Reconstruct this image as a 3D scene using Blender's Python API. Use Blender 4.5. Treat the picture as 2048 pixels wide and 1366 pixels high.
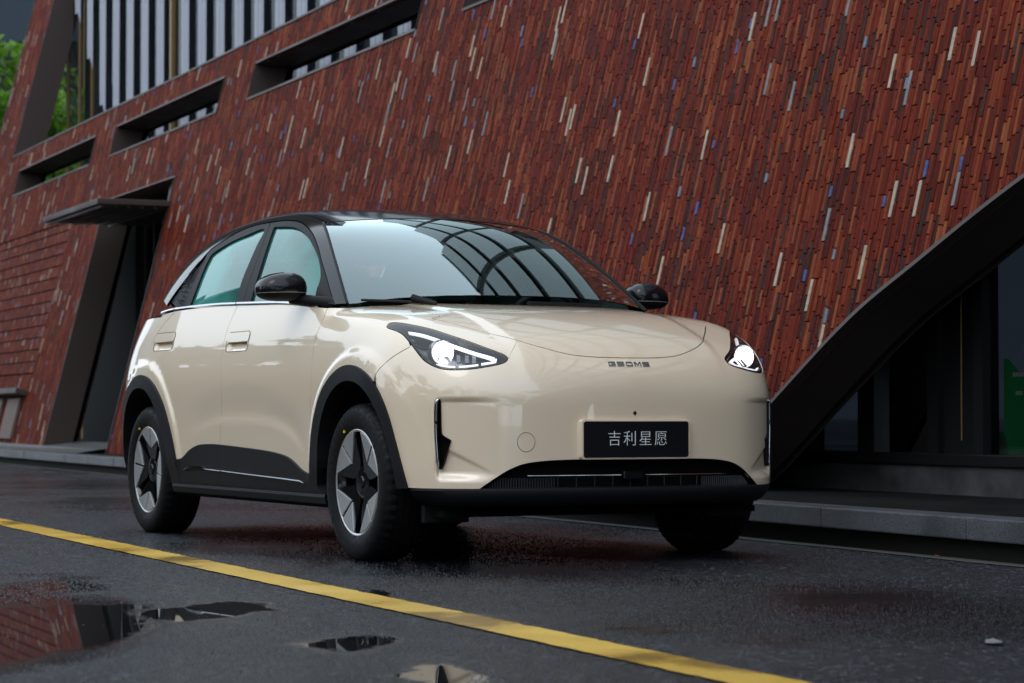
import bpy, bmesh, math, random
import numpy as np
from mathutils import Vector, Matrix
from mathutils.geometry import delaunay_2d_cdt
random.seed(7); rng = np.random.default_rng(7)
R_ = math.radians
sc = bpy.context.scene
for o in list(bpy.data.objects): bpy.data.objects.remove(o, do_unlink=True)
COL = sc.collection
# ---------------------------------------------------------------- camera (world = car frame: x forward, y left, z up; metres)
CAM = np.array([8.9586, -4.7449, .5842]); YAW = 152.857; PITCH = 1.796; FPX = 4785.0    # focal length in pixels of a 2048 wide picture
cd = bpy.data.cameras.new('camera'); cam = bpy.data.objects.new('camera', cd); COL.objects.link(cam)
cd.sensor_width = 36; cd.lens = FPX/2048*36; cd.clip_end = 2000; cd.clip_start = .1
cam.location = CAM; cam.rotation_euler = (R_(90+PITCH), 0, R_(YAW-90))
cd.dof.use_dof = True; cd.dof.focus_distance = 9.6; cd.dof.aperture_fstop = 5.6
sc.camera = cam
# ---------------------------------------------------------------- sky, sun, exposure: rainy overcast day
w = bpy.data.worlds.new('World'); sc.world = w; w.use_nodes = True
nt = w.node_tree; bg = nt.nodes['Background']
sky = nt.nodes.new('ShaderNodeTexSky'); sky.sky_type = 'NISHITA'; sky.sun_disc = False
SUN_EL, SUN_AZ = 52, -60            # azimuth in the scene: degrees from +x towards +y
sky.sun_elevation = R_(SUN_EL); sky.sun_rotation = R_(90-SUN_AZ); sky.dust_density = 6; sky.air_density = 1.2; sky.ozone_density = 1
hs = nt.nodes.new('ShaderNodeHueSaturation'); hs.inputs['Saturation'].default_value = .38; hs.inputs['Value'].default_value = 1
nt.links.new(sky.outputs[0], hs.inputs['Color'])
veil = nt.nodes.new('ShaderNodeMixRGB'); veil.inputs[0].default_value = .78; veil.inputs[2].default_value = (18.0, 20.8, 23.6, 1)      # even cloud deck over the clear sky
nt.links.new(hs.outputs[0], veil.inputs[1]); nt.links.new(veil.outputs[0], bg.inputs['Color'])
bg.inputs['Strength'].default_value = .15
sd = bpy.data.lights.new('sun', 'SUN'); sd.energy = .5; sd.angle = R_(25); sd.color = (1, .97, .93)
sun = bpy.data.objects.new('sun', sd); COL.objects.link(sun)
sv = Vector((math.cos(R_(SUN_AZ))*math.cos(R_(SUN_EL)), math.sin(R_(SUN_AZ))*math.cos(R_(SUN_EL)), math.sin(R_(SUN_EL))))
sun.rotation_euler = sv.to_track_quat('Z', 'Y').to_euler(); sun.location = sv*60
vs = sc.view_settings; vs.view_transform = 'Standard'; vs.look = 'None'; vs.gamma = 1; vs.use_curve_mapping = False
vs.exposure = -.75
sc.render.engine = 'CYCLES'; sc.cycles.use_denoising = True; sc.cycles.max_bounces = 8; sc.cycles.glossy_bounces = 5
sc.cycles.transparent_max_bounces = 16; sc.cycles.caustics_reflective = True; sc.cycles.blur_glossy = 1.0; sc.cycles.caustics_refractive = False; sc.cycles.sample_clamp_indirect = 6; sc.cycles.denoising_prefilter = 'ACCURATE'

# ---------------------------------------------------------------- helpers
_ry = R_(YAW); _rp = R_(PITCH)
FW = np.array([math.cos(_rp)*math.cos(_ry), math.cos(_rp)*math.sin(_ry), math.sin(_rp)])
RT = np.cross(FW, [0, 0, 1.]); RT /= np.linalg.norm(RT); UPV = np.cross(RT, FW)
def pray(px):
    px = np.atleast_2d(np.array(px, float))
    return FW+np.outer((px[:, 0]-1024)/FPX, RT)-np.outer((px[:, 1]-683)/FPX, UPV)
def project(P):
    d = np.atleast_2d(P)-CAM; z = d@FW
    return np.stack([1024+FPX*(d@RT)/z, 683-FPX*(d@UPV)/z], 1)
def on_ground(u, v, z=0.):
    d = pray([(u, v)])[0]; return CAM+d*((z-CAM[2])/d[2])
def zm(pts, x0, y0, s):            # points read in an enlarged crop -> picture pixels
    return [(x0+a/s, y0+b/s) for a, b in pts]
MATS = {}
def mat(name, base=(.5, .5, .5), rough=.5, metal=0., coat=0., coat_rough=.03, spec=.5, emit=None, emit_s=0.):
    m = bpy.data.materials.new(name); m.use_nodes = True; b = m.node_tree.nodes['Principled BSDF']
    b.inputs['Base Color'].default_value = (*base, 1); b.inputs['Roughness'].default_value = rough; b.inputs['Metallic'].default_value = metal
    b.inputs['Coat Weight'].default_value = coat; b.inputs['Coat Roughness'].default_value = coat_rough; b.inputs['Specular IOR Level'].default_value = spec
    if emit: b.inputs['Emission Color'].default_value = (*emit, 1); b.inputs['Emission Strength'].default_value = emit_s
    MATS[name] = m; return m
def nd(m, typ, **kw):
    n = m.node_tree.nodes.new(typ)
    for k, v in kw.items(): setattr(n, k, v)
    return n
def lk(m, a, b): m.node_tree.links.new(a, b)
def bsdf(m): return m.node_tree.nodes['Principled BSDF']
def noise(m, scale, detail=4, rough=.55, vec=None, dim='3D'):
    n = nd(m, 'ShaderNodeTexNoise'); n.inputs['Scale'].default_value = scale; n.inputs['Detail'].default_value = detail; n.inputs['Roughness'].default_value = rough
    if vec is not None: lk(m, vec, n.inputs['Vector'])
    return n
def ramp(m, fac, stops):
    r = nd(m, 'ShaderNodeValToRGB'); e = r.color_ramp.elements
    while len(e) < len(stops): e.new(.5)
    for i, (p, c) in enumerate(stops): e[i].position = p; e[i].color = (*c, 1) if not isinstance(c, (int, float)) else (c, c, c, 1)
    lk(m, fac, r.inputs[0]); return r
def objco(m):
    return nd(m, 'ShaderNodeTexCoord').outputs['Object']
def bump(m, h, strength=.3, dist=.01, to=None):
    b = nd(m, 'ShaderNodeBump'); b.inputs['Strength'].default_value = strength; b.inputs['Distance'].default_value = dist
    lk(m, h, b.inputs['Height']); lk(m, b.outputs[0], (to or bsdf(m)).inputs['Normal']); return b
def thin_glass(name, tint=(.8, .9, .88), ior=1.5, rough=0.0, film=None, film_w=0., gain=1.0, refl=(1, 1, 1)):
    """single-sheet window glass: clear tinted body, Fresnel mirror, optional milky condensation"""
    m = bpy.data.materials.new(name); m.use_nodes = True; t = m.node_tree; t.nodes.clear()
    out = t.nodes.new('ShaderNodeOutputMaterial'); tr = t.nodes.new('ShaderNodeBsdfTransparent'); tr.inputs[0].default_value = (*tint, 1)
    gl = t.nodes.new('ShaderNodeBsdfGlossy'); gl.inputs['Roughness'].default_value = rough; gl.inputs[0].default_value = (*refl, 1)
    fr = t.nodes.new('ShaderNodeFresnel'); fr.inputs[0].default_value = ior
    mu = t.nodes.new('ShaderNodeMath'); mu.operation = 'MULTIPLY'; mu.inputs[1].default_value = gain; mu.use_clamp = True
    mx = t.nodes.new('ShaderNodeMixShader')
    t.links.new(fr.outputs[0], mu.inputs[0]); t.links.new(mu.outputs[0], mx.inputs[0]); body = tr.outputs[0]
    if film:
        df = t.nodes.new('ShaderNodeBsdfTranslucent'); df.inputs[0].default_value = (*film, 1)
        d2 = t.nodes.new('ShaderNodeBsdfDiffuse'); d2.inputs[0].default_value = (*film, 1)
        a = t.nodes.new('ShaderNodeMixShader'); a.inputs[0].default_value = .5; t.links.new(df.outputs[0], a.inputs[1]); t.links.new(d2.outputs[0], a.inputs[2])
        b = t.nodes.new('ShaderNodeMixShader'); n = t.nodes.new('ShaderNodeTexNoise'); n.inputs['Scale'].default_value = 2.2; n.inputs['Detail'].default_value = 2
        tc = t.nodes.new('ShaderNodeTexCoord'); t.links.new(tc.outputs['Object'], n.inputs['Vector'])
        mr = t.nodes.new('ShaderNodeMapRange'); mr.inputs[1].default_value = .38; mr.inputs[2].default_value = .62; mr.inputs[3].default_value = film_w*.35; mr.inputs[4].default_value = film_w
        t.links.new(n.outputs[0], mr.inputs[0]); t.links.new(mr.outputs[0], b.inputs[0]); t.links.new(tr.outputs[0], b.inputs[1]); t.links.new(a.outputs[0], b.inputs[2]); body = b.outputs[0]
    t.links.new(body, mx.inputs[1]); t.links.new(gl.outputs[0], mx.inputs[2]); t.links.new(mx.outputs[0], out.inputs[0])
    MATS[name] = m; return m

def mesh_obj(name, V, Fc, m=None, parent=None, smooth=False, normals=None, **props):
    me = bpy.data.meshes.new(name); me.from_pydata([tuple(map(float, v)) for v in V], [], [tuple(int(i) for i in f) for f in Fc]); me.update()
    if smooth or normals is not None: me.shade_smooth()
    if normals is not None: me.normals_split_custom_set_from_vertices([tuple(map(float, n)) for n in normals])
    for x in (m if isinstance(m, (list, tuple)) else [m]):
        if x is not None: me.materials.append(MATS[x] if isinstance(x, str) else x)
    o = bpy.data.objects.new(name, me); COL.objects.link(o)
    if parent is not None: o.parent = parent
    for k, v in props.items(): o[k] = v
    return o
def thing(name, label, cat, loc=(0, 0, 0), group=None):
    o = bpy.data.objects.new(name, None); COL.objects.link(o); o.location = loc; o.empty_display_size = .2
    o['label'] = label; o['category'] = cat
    if group: o['group'] = group
    return o
def tag(o, label, cat, group=None):
    o['label'] = label; o['category'] = cat
    if group: o['group'] = group
    return o
class MB:
    """collects vertices and faces, then links them as one mesh object"""
    def __init__(s): s.V = []; s.F = []
    def add(s, V, Fc):
        k = len(s.V); s.V += [tuple(v) for v in V]; s.F += [tuple(k+i for i in f) for f in Fc]; return s
    def box(s, lo, hi, M=None):
        (a, b, c), (d, e, f) = lo, hi
        V = [(a, b, c), (d, b, c), (d, e, c), (a, e, c), (a, b, f), (d, b, f), (d, e, f), (a, e, f)]
        if M is not None: V = [tuple(M@Vector(v)) for v in V]
        return s.add(V, [(0, 3, 2, 1), (4, 5, 6, 7), (0, 1, 5, 4), (1, 2, 6, 5), (2, 3, 7, 6), (3, 0, 4, 7)])
    def frame8(s, P):              # a hexahedron from 8 corners: 0-3 bottom loop, 4-7 top loop
        return s.add(P, [(0, 3, 2, 1), (4, 5, 6, 7), (0, 1, 5, 4), (1, 2, 6, 5), (2, 3, 7, 6), (3, 0, 4, 7)])
    def lathe(s, prof, axis='y', n=48, c=(0, 0, 0), close=False, a0=0, a1=2*math.pi):
        full = abs(a1-a0-2*math.pi) < 1e-6; m = n if full else n+1; V = []; Fc = []
        for i in range(m):
            a = a0+(a1-a0)*i/n; ca, sa = math.cos(a), math.sin(a)
            for r, h in prof:
                p = (r*ca, h, r*sa) if axis == 'y' else (r*ca, r*sa, h) if axis == 'z' else (h, r*ca, r*sa)
                V.append((p[0]+c[0], p[1]+c[1], p[2]+c[2]))
        k = len(prof)
        for i in range(n):
            j = (i+1) % m
            for q in range(k-1 if not close else k):
                q2 = (q+1) % k; Fc.append((i*k+q, j*k+q, j*k+q2, i*k+q2))
        return s.add(V, Fc)
    def tube(s, pts, r, n=8, caps=True):
        pts = [Vector(p) for p in pts]; rr = r if isinstance(r, (list, tuple)) else [r]*len(pts); rings = []
        up = Vector((0, 0, 1)); k0 = len(s.V); V = []; Fc = []
        for i, p in enumerate(pts):
            t = (pts[min(i+1, len(pts)-1)]-pts[max(i-1, 0)]).normalized()
            a = t.cross(up)
            if a.length < 1e-3: a = t.cross(Vector((1, 0, 0)))
            a.normalize(); b = a.cross(t)
            V += [tuple(p+(a*math.cos(2*math.pi*j/n)+b*math.sin(2*math.pi*j/n))*rr[i]) for j in range(n)]
        for i in range(len(pts)-1):
            for j in range(n): Fc.append((i*n+j, i*n+(j+1) % n, (i+1)*n+(j+1) % n, (i+1)*n+j))
        if caps: Fc += [tuple(range(n-1, -1, -1)), tuple((len(pts)-1)*n+j for j in range(n))]
        return s.add(V, Fc)
    def prism(s, poly, fn0, fn1):  # polygon extruded between two maps 2D->3D
        n = len(poly); V = [fn0(*p) for p in poly]+[fn1(*p) for p in poly]
        return s.add(V, [tuple(range(n-1, -1, -1)), tuple(range(n, 2*n))]+[(i, (i+1) % n, n+(i+1) % n, n+i) for i in range(n)])
    def build(s, name, m, parent=None, smooth=False, bevel=0, **props):
        o = mesh_obj(name, s.V, s.F, m, parent, smooth=False, **props)
        me = o.data; bm = bmesh.new(); bm.from_mesh(me); bmesh.ops.recalc_face_normals(bm, faces=bm.faces)
        if bevel: bmesh.ops.bevel(bm, geom=[e for e in bm.edges if len(e.link_faces) == 2 and e.calc_face_angle(0) > .5], offset=bevel, segments=2, affect='EDGES', profile=.6)
        bm.to_mesh(me); bm.free()
        if smooth:
            me.shade_smooth(); me.set_sharp_from_angle(angle=R_(smooth if smooth is not True else 40))
        return o

def smooth_px(pts, n=6, closed=False):
    p = np.array(pts, float); m = len(p); out = []
    rngi = range(m) if closed else range(m-1)
    for i in rngi:
        p0, p1, p2, p3 = (p[(i-1) % m] if closed or i > 0 else p[0]), p[i], p[(i+1) % m], (p[(i+2) % m] if closed or i+2 < m else p[-1])
        for j in range(n):
            t = j/n; out.append(.5*((2*p1)+(-p0+p2)*t+(2*p0-5*p1+4*p2-p3)*t*t+(-p0+3*p1-3*p2+p3)*t**3))
    if not closed: out.append(p[-1])
    return np.array(out)
# ---------------------------------------------------------------- wet road
VD = FW.copy(); VD[2] = 0; VD /= np.linalg.norm(VD); VR = np.array([VD[1], -VD[0], 0])
m = mat('wet_asphalt', (.04, .041, .045), .4)
co = objco(m); b_ = bsdf(m)
def ellipse(cx, cy, rl, rd, yaw=YAW):
    """1 at the centre falling to 0 on an ellipse's rim; rl across, rd along yaw"""
    v1 = nd(m, 'ShaderNodeVectorMath', operation='SUBTRACT'); lk(m, warp.outputs[0], v1.inputs[0]); v1.inputs[1].default_value = (cx, cy, 0)
    rt = nd(m, 'ShaderNodeVectorRotate'); rt.rotation_type = 'Z_AXIS'; rt.inputs['Angle'].default_value = -R_(yaw); lk(m, v1.outputs[0], rt.inputs['Vector'])
    mu = nd(m, 'ShaderNodeVectorMath', operation='MULTIPLY'); lk(m, rt.outputs[0], mu.inputs[0]); mu.inputs[1].default_value = (1/rd, 1/rl, 0)
    ln = nd(m, 'ShaderNodeVectorMath', operation='LENGTH'); lk(m, mu.outputs[0], ln.inputs[0])
    s = nd(m, 'ShaderNodeMath', operation='SUBTRACT'); s.inputs[0].default_value = 1; lk(m, ln.outputs['Value'], s.inputs[1]); return s.outputs[0]
wn = noise(m, 2.6, 4, .6, co); wsub = nd(m, 'ShaderNodeVectorMath', operation='SUBTRACT'); lk(m, wn.outputs['Color'], wsub.inputs[0]); wsub.inputs[1].default_value = (.5, .5, .5)
wsc = nd(m, 'ShaderNodeVectorMath', operation='SCALE'); wsc.inputs['Scale'].default_value = .55; lk(m, wsub.outputs[0], wsc.inputs[0])
warp = nd(m, 'ShaderNodeVectorMath', operation='ADD'); lk(m, co, warp.inputs[0]); lk(m, wsc.outputs[0], warp.inputs[1])
def pool(u0, u1, v0, v1):
    c = on_ground((u0+u1)/2, (v0+v1)/2); d0 = np.linalg.norm((on_ground((u0+u1)/2, v0)-CAM)[:2]); d1 = np.linalg.norm((on_ground((u0+u1)/2, v1)-CAM)[:2])
    return ((c+0*VD)[0], c[1], (u1-u0)/2*((d0+d1)/2)/FPX, (d0-d1)/2)
acc = None
for pxl in ((-260, 340, 1180, 1342), (280, 560, 1196, 1250), (560, 800, 1268, 1310), (790, 950, 1322, 1380), (690, 790, 1178, 1200), (-40, 200, 1150, 1215)):
    e = ellipse(*pool(*pxl))
    if acc is None: acc = e
    else:
        mx = nd(m, 'ShaderNodeMath', operation='MAXIMUM'); lk(m, acc, mx.inputs[0]); lk(m, e, mx.inputs[1]); acc = mx.outputs[0]
SOFT = ((1380, 2020, 1160, 1232), (250, 760, 1076, 1112), (1180, 1420, 1246, 1274), (880, 1040, 1222, 1244), (1420, 1640, 1270, 1300), (80, 420, 990, 1012), (-40, 330, 965, 978), (820, 1330, 1120, 1160))
for pxl in SOFT:
    e = ellipse(*pool(*pxl)); sc_ = nd(m, 'ShaderNodeMath', operation='MULTIPLY'); sc_.inputs[1].default_value = .22; lk(m, e, sc_.inputs[0])
    mx = nd(m, 'ShaderNodeMath', operation='MAXIMUM'); lk(m, acc, mx.inputs[0]); lk(m, sc_.outputs[0], mx.inputs[1]); acc = mx.outputs[0]
fn = noise(m, 75, 4, .75, co); fs = nd(m, 'ShaderNodeMath', operation='MULTIPLY_ADD'); lk(m, fn.outputs[0], fs.inputs[0]); fs.inputs[1].default_value = .55; lk(m, acc, fs.inputs[2])
pud = nd(m, 'ShaderNodeMapRange'); pud.inputs[1].default_value = .16; pud.inputs[2].default_value = .56; lk(m, fs.outputs[0], pud.inputs[0])   # standing water
dn = noise(m, .42, 6, .62, co); dn2 = nd(m, 'ShaderNodeMapRange'); dn2.inputs[1].default_value = .42; dn2.inputs[2].default_value = .60; lk(m, dn.outputs[0], dn2.inputs[0])   # damp film, patchy
agg = noise(m, 150, 3, .8, co); agg2 = noise(m, 48, 5, .75, co)
vor = nd(m, 'ShaderNodeTexVoronoi'); vor.inputs['Scale'].default_value = 75; lk(m, co, vor.inputs['Vector'])
rc = ramp(m, agg.outputs[0], [(.34, (.0015, .0016, .0021)), (.5, (.004, .0042, .0055)), (.62, (.010, .0105, .0135)), (.72, (.050, .052, .06))])
sxyz = nd(m, 'ShaderNodeSeparateColor'); lk(m, vor.outputs['Color'], sxyz.inputs[0]); stn = ramp(m, sxyz.outputs[0], [(.0, (0, 0, 0)), (.72, (.002, .002, .0025)), (.88, (.022, .023, .028)), (1, (.15, .155, .18))]); adr = nd(m, 'ShaderNodeMixRGB', blend_type='ADD'); adr.inputs[0].default_value = 1; lk(m, rc.outputs[0], adr.inputs[1]); lk(m, stn.outputs[0], adr.inputs[2])
dk = nd(m, 'ShaderNodeMixRGB', blend_type='MULTIPLY'); dk.inputs[2].default_value = (.45, .45, .48, 1); lk(m, dn2.outputs[0], dk.inputs[0]); lk(m, adr.outputs[0], dk.inputs[1])
dk2 = nd(m, 'ShaderNodeMixRGB', blend_type='MIX'); dk2.inputs[2].default_value = (.012, .012, .013, 1); lk(m, pud.outputs[0], dk2.inputs[0]); lk(m, dk.outputs[0], dk2.inputs[1]); lk(m, dk2.outputs[0], b_.inputs['Base Color'])
r1 = nd(m, 'ShaderNodeMapRange'); r1.inputs[3].default_value = .36; r1.inputs[4].default_value = .12; lk(m, dn2.outputs[0], r1.inputs[0])
r2 = nd(m, 'ShaderNodeMix'); lk(m, pud.outputs[0], r2.inputs[0]); lk(m, r1.outputs[0], r2.inputs[2]); r2.inputs[3].default_value = .015; lk(m, r2.outputs[0], b_.inputs['Roughness'])
hh = nd(m, 'ShaderNodeMath', operation='MULTIPLY_ADD'); hh.inputs[1].default_value = .5; lk(m, agg.outputs[0], hh.inputs[0]); lk(m, agg2.outputs[0], hh.inputs[2]); b_.inputs['Specular IOR Level'].default_value = .31; b_.inputs['Specular Tint'].default_value = (.88, .92, 1, 1)
inv = nd(m, 'ShaderNodeMapRange'); inv.inputs[3].default_value = .75; inv.inputs[4].default_value = 0; lk(m, pud.outputs[0], inv.inputs[0])
bp = bump(m, hh.outputs[0], .6, .022)
wm = nd(m, 'ShaderNodeMapRange'); wm.inputs[3].default_value = 1; wm.inputs[4].default_value = .35; lk(m, dn2.outputs[0], wm.inputs[0]); wmu = nd(m, 'ShaderNodeMath', operation='MULTIPLY'); lk(m, wm.outputs[0], wmu.inputs[0]); lk(m, inv.outputs[0], wmu.inputs[1]); lk(m, wmu.outputs[0], bp.inputs['Strength'])
MB().add([(-400, -400, 0), (400, -400, 0), (400, 400, 0), (-400, 400, 0)], [(0, 1, 2, 3)]).build('road', 'wet_asphalt', kind='structure')
# yellow line
m = mat('yellow_paint', (.55, .36, .06), .4); co = objco(m)
n1 = noise(m, 1.5, 6, .55, co); n2 = noise(m, 120, 3, .6, co)
r = ramp(m, n1.outputs[0], [(.37, (.27, .15, .014)), (.43, (.56, .345, .045)), (.60, (.64, .405, .062)), (.72, (.70, .50, .19))])
mx = nd(m, 'ShaderNodeMixRGB', blend_type='MULTIPLY'); mx.inputs[0].default_value = .5; lk(m, r.outputs[0], mx.inputs[1]); rr0 = ramp(m, n2.outputs[0], [(.3, .55), (.6, 1.0)]); lk(m, rr0.outputs[0], mx.inputs[2]); n3 = noise(m, 16, 6, .7, co); chip = ramp(m, n3.outputs[0], [(.66, 0.), (.70, 1.)]); mc = nd(m, 'ShaderNodeMixRGB'); lk(m, chip.outputs[0], mc.inputs[0]); lk(m, mx.outputs[0], mc.inputs[1]); mc.inputs[2].default_value = (.03, .028, .025, 1); lk(m, mc.outputs[0], bsdf(m).inputs['Base Color']); bsdf(m).inputs['Specular IOR Level'].default_value = .25
rr1 = ramp(m, n1.outputs[0], [(.4, .22), (.6, .5)]); lk(m, rr1.outputs[0], bsdf(m).inputs['Roughness']); bump(m, n2.outputs[0], .25, .004)
V = []; xs = np.linspace(-40, 14, 1351); jr = np.random.default_rng(3)
for x in xs: V += [(x, -1.437-.0739*x+jr.normal()*.0028, .004), (x, -1.606-.0728*x+jr.normal()*.0022, .004)]
MB().add(V, [(2*i, 2*i+1, 2*i+3, 2*i+2) for i in range(len(xs)-1)]).build('road_marking', 'yellow_paint', kind='structure')

# ---------------------------------------------------------------- kerb of granite stones, pavement
KY = lambda x: 1.41-.0854*x
kd = np.array([1, -.0854, 0]); kd /= np.linalg.norm(kd); kn = np.array([.0854, 1, 0]); kn /= np.linalg.norm(kn)      # along / away from the road
m = mat('granite', (.22, .225, .235), .3); co = objco(m); n1 = noise(m, 220, 3, .7, co); r = ramp(m, n1.outputs[0], [(.35, (.038, .040, .047)), (.5, (.078, .081, .092)), (.66, (.22, .225, .245))])
n2 = noise(m, 2.5, 4, .6, co); mx = nd(m, 'ShaderNodeMixRGB', blend_type='MULTIPLY'); mx.inputs[0].default_value = .8; lk(m, r.outputs[0], mx.inputs[1]); r2_ = ramp(m, n2.outputs[0], [(.35, .45), (.6, 1.)]); lk(m, r2_.outputs[0], mx.inputs[2]); lk(m, mx.outputs[0], bsdf(m).inputs['Base Color']); bump(m, n1.outputs[0], .3, .004)
m = mat('dark_stone', (.004, .004, .004), .6, spec=.08); n1 = noise(m, 3, 5, .6, objco(m)); r = ramp(m, n1.outputs[0], [(.35, (.003, .003, .0035)), (.65, (.010, .010, .010))]); lk(m, r.outputs[0], bsdf(m).inputs['Base Color'])
m = mat('paving', (.16, .16, .16), .45); n1 = noise(m, 5, 5, .6, objco(m)); r = ramp(m, n1.outputs[0], [(.3, (.05, .05, .05)), (.7, (.11, .11, .108))]); lk(m, r.outputs[0], bsdf(m).inputs['Base Color'])
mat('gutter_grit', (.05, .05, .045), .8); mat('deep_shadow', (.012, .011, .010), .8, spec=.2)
kerb = bpy.data.objects.new('kerb', None); COL.objects.link(kerb); kerb['kind'] = 'structure'
K0 = np.array([0, 1.41, 0])
def KP(s, o, z): return tuple(K0+kd*s+kn*o+np.array([0, 0, z]))
L = 1.18
for i in range(-40, 14):
    a, b = i*L+.004, (i+1)*L-.004; j = jr.normal()*.0025
    bb = MB(); bb.frame8([KP(a, 0+j, .086), KP(b, 0+j, .086), KP(b, .2, .086), KP(a, .2, .086), KP(a, 0+j, .178), KP(b, 0+j, .178), KP(b, .2, .178), KP(a, .2, .178)]); bb.build('kerb_stone', 'granite', kerb, bevel=.007)
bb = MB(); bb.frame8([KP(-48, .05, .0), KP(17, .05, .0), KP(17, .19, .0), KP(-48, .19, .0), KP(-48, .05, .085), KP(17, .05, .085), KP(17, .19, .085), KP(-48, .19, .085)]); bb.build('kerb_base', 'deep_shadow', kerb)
gv = [];  ss = np.linspace(-48, 17, 261)
for s in ss: gv += [KP(s, -.035+jr.normal()*.004, .003), KP(s, .04, .006)]
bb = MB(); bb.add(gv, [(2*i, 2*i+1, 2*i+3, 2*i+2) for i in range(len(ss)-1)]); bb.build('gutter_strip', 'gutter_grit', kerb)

# ---------------------------------------------------------------- the leaning brick building
WB = np.array([-16.656, 3.336, .17]); wu = np.array([.99775, -.06698, 0]); wo = np.array([-.06698, -.99775, 0]); LEAN = R_(14)
wn_ = wo*math.cos(LEAN)+np.array([0, 0, math.sin(LEAN)]); wv = -wo*math.sin(LEAN)+np.array([0, 0, math.cos(LEAN)])
win = -wo+np.array([0, 0, -.10]); win /= np.linalg.norm(win)        # how the reveals run into the wall
def WP(u, v, w_=0.): return tuple(WB+wu*u+wv*v+wn_*w_)
def WI(u, v, dpt, w_=0.): return tuple(WB+wu*u+wv*v+wn_*w_+win*dpt)
def GP(u, off, z): return tuple(np.array([WB[0], WB[1], 0])+wu*u-wo*off+np.array([0, 0, z]))   # u along, off metres behind the base line
bb = MB(); bb.add([KP(-48, .2, .172), KP(17, .2, .172), GP(34, 4, .172), GP(-40, 4, .172)], [(0, 1, 2, 3)]); bb.build('pavement', 'dark_stone', kind='structure')
bb = MB(); bb.add([KP(-30.5, .2, .176), KP(-16.9, .2, .176), GP(-.25, -.02, .215), GP(-.25, .6, .275), GP(-13, .6, .275), GP(-13, -.02, .265)], [(0, 1, 2, 5), (5, 2, 3, 4)]); bb.build('doorstep', 'paving', kind='structure')
# materials
BR = [((.130, .0175, .009), 22), ((.098, .0145, .0085), 20), ((.18, .037, .0155), 15), ((.074, .013, .0095), 15), ((.22, .060, .025), 8), ((.052, .0155, .0145), 7), ((.045, .024, .019), 6), ((.145, .022, .011), 10), ((.42, .345, .265), 1.25), ((.22, .21, .21), .5), ((.085, .095, .22), .8), ((.15, .19, .235), .8)]
for i, (c, _) in enumerate(BR):
    m = mat('brick_%d' % i, c, .55, spec=.03); co = objco(m); n1 = noise(m, 26, 4, .65, co); hv = ramp(m, n1.outputs[0], [(.3, tuple(x*.62 for x in c)), (.55, c), (.8, tuple(min(x*1.35, .9) for x in c))]); lk(m, hv.outputs[0], bsdf(m).inputs['Base Color'])
    n2 = noise(m, 210, 2, .6, co); bump(m, n2.outputs[0], .5, .004); n3 = noise(m, 150, 1, .5, co); sp = ramp(m, n3.outputs[0], [(.70, (0, 0, 0)), (.76, (.30, .16, .11))]); ad = nd(m, 'ShaderNodeMixRGB', blend_type='ADD'); ad.inputs[0].default_value = 1; lk(m, hv.outputs[0], ad.inputs[1]); lk(m, sp.outputs[0], ad.inputs[2]); lk(m, ad.outputs[0], bsdf(m).inputs['Base Color'])  # pale specks painted into the colour as wet sparkle
m = mat('mortar', (.03, .012, .010), .8)
m = mat('bronze_metal', (.062, .046, .042), .5, metal=.1, spec=.25); n1 = noise(m, 1.2, 3, .5, objco(m)); r = ramp(m, n1.outputs[0], [(.3, .36), (.7, .52)]); lk(m, r.outputs[0], bsdf(m).inputs['Roughness'])
mat('dark_frame', (.006, .006, .007), .45, spec=.2); mat('brass', (.26, .165, .07), .4, metal=.5)
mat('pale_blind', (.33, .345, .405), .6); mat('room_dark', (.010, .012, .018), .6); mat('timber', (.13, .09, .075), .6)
thin_glass('shop_glass', (.75, .8, .82), 1.5); thin_glass('facade_glass', (.4, .48, .55), 1.12)
building = thing('brick_building', 'leaning red brick building with slot openings, canopied door and glazed arch behind the car', 'building', (0, 0, 0))
SLOTS = [(-9.64, -4.78), (-3.64, 1.14), (2.28, 7.15), (8.22, 10.2)]; S0, S1 = 3.83, 4.205
DOOR = (-3.22, .03, 3.19); OPEN_L, SILL = -10.45, 4.53; PIL_L = -12.15; UR = 24.0
ARCH = np.array([(13.9, -.02), (14.25, .17), (14.745, .547), (15.313, .947), (15.834, 1.214), (16.638, 1.593), (18, 2.12), (20, 2.68), (22, 3.02), (24, 3.2)]); ARCHs = smooth_px(ARCH, 6) if 'smooth_px' in globals() else ARCH
def arch_v(u): return np.interp(u, ARCHs[:, 0], ARCHs[:, 1], left=-1)
bricks = []      # (u0, u1, v0, v1, w, material)
cum = np.cumsum([w for _, w in BR]); cum = cum/cum[-1]
bg_ = np.random.default_rng(11)
def lay(u0, u1, va, vb, w0=0.):
    v = va-bg_.uniform(0, .2)
    while v < vb-.012:
        k = int(np.searchsorted(cum, bg_.random()))
        L_ = bg_.uniform(.18, .205) if k in (8, 9) else bg_.uniform(.06, .10) if k in (10, 11) else bg_.choice([.11, .16, .19, .21, .24])
        a, b = max(v, va), min(v+L_, vb); v += L_
        if b-a > .015: bricks.append((u0, u1, a+.0035, b-.0035, w0+bg_.uniform(-.0025, .0025)+(.004 if k >= 8 else 0), k))
PITCH_ = .0288
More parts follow.
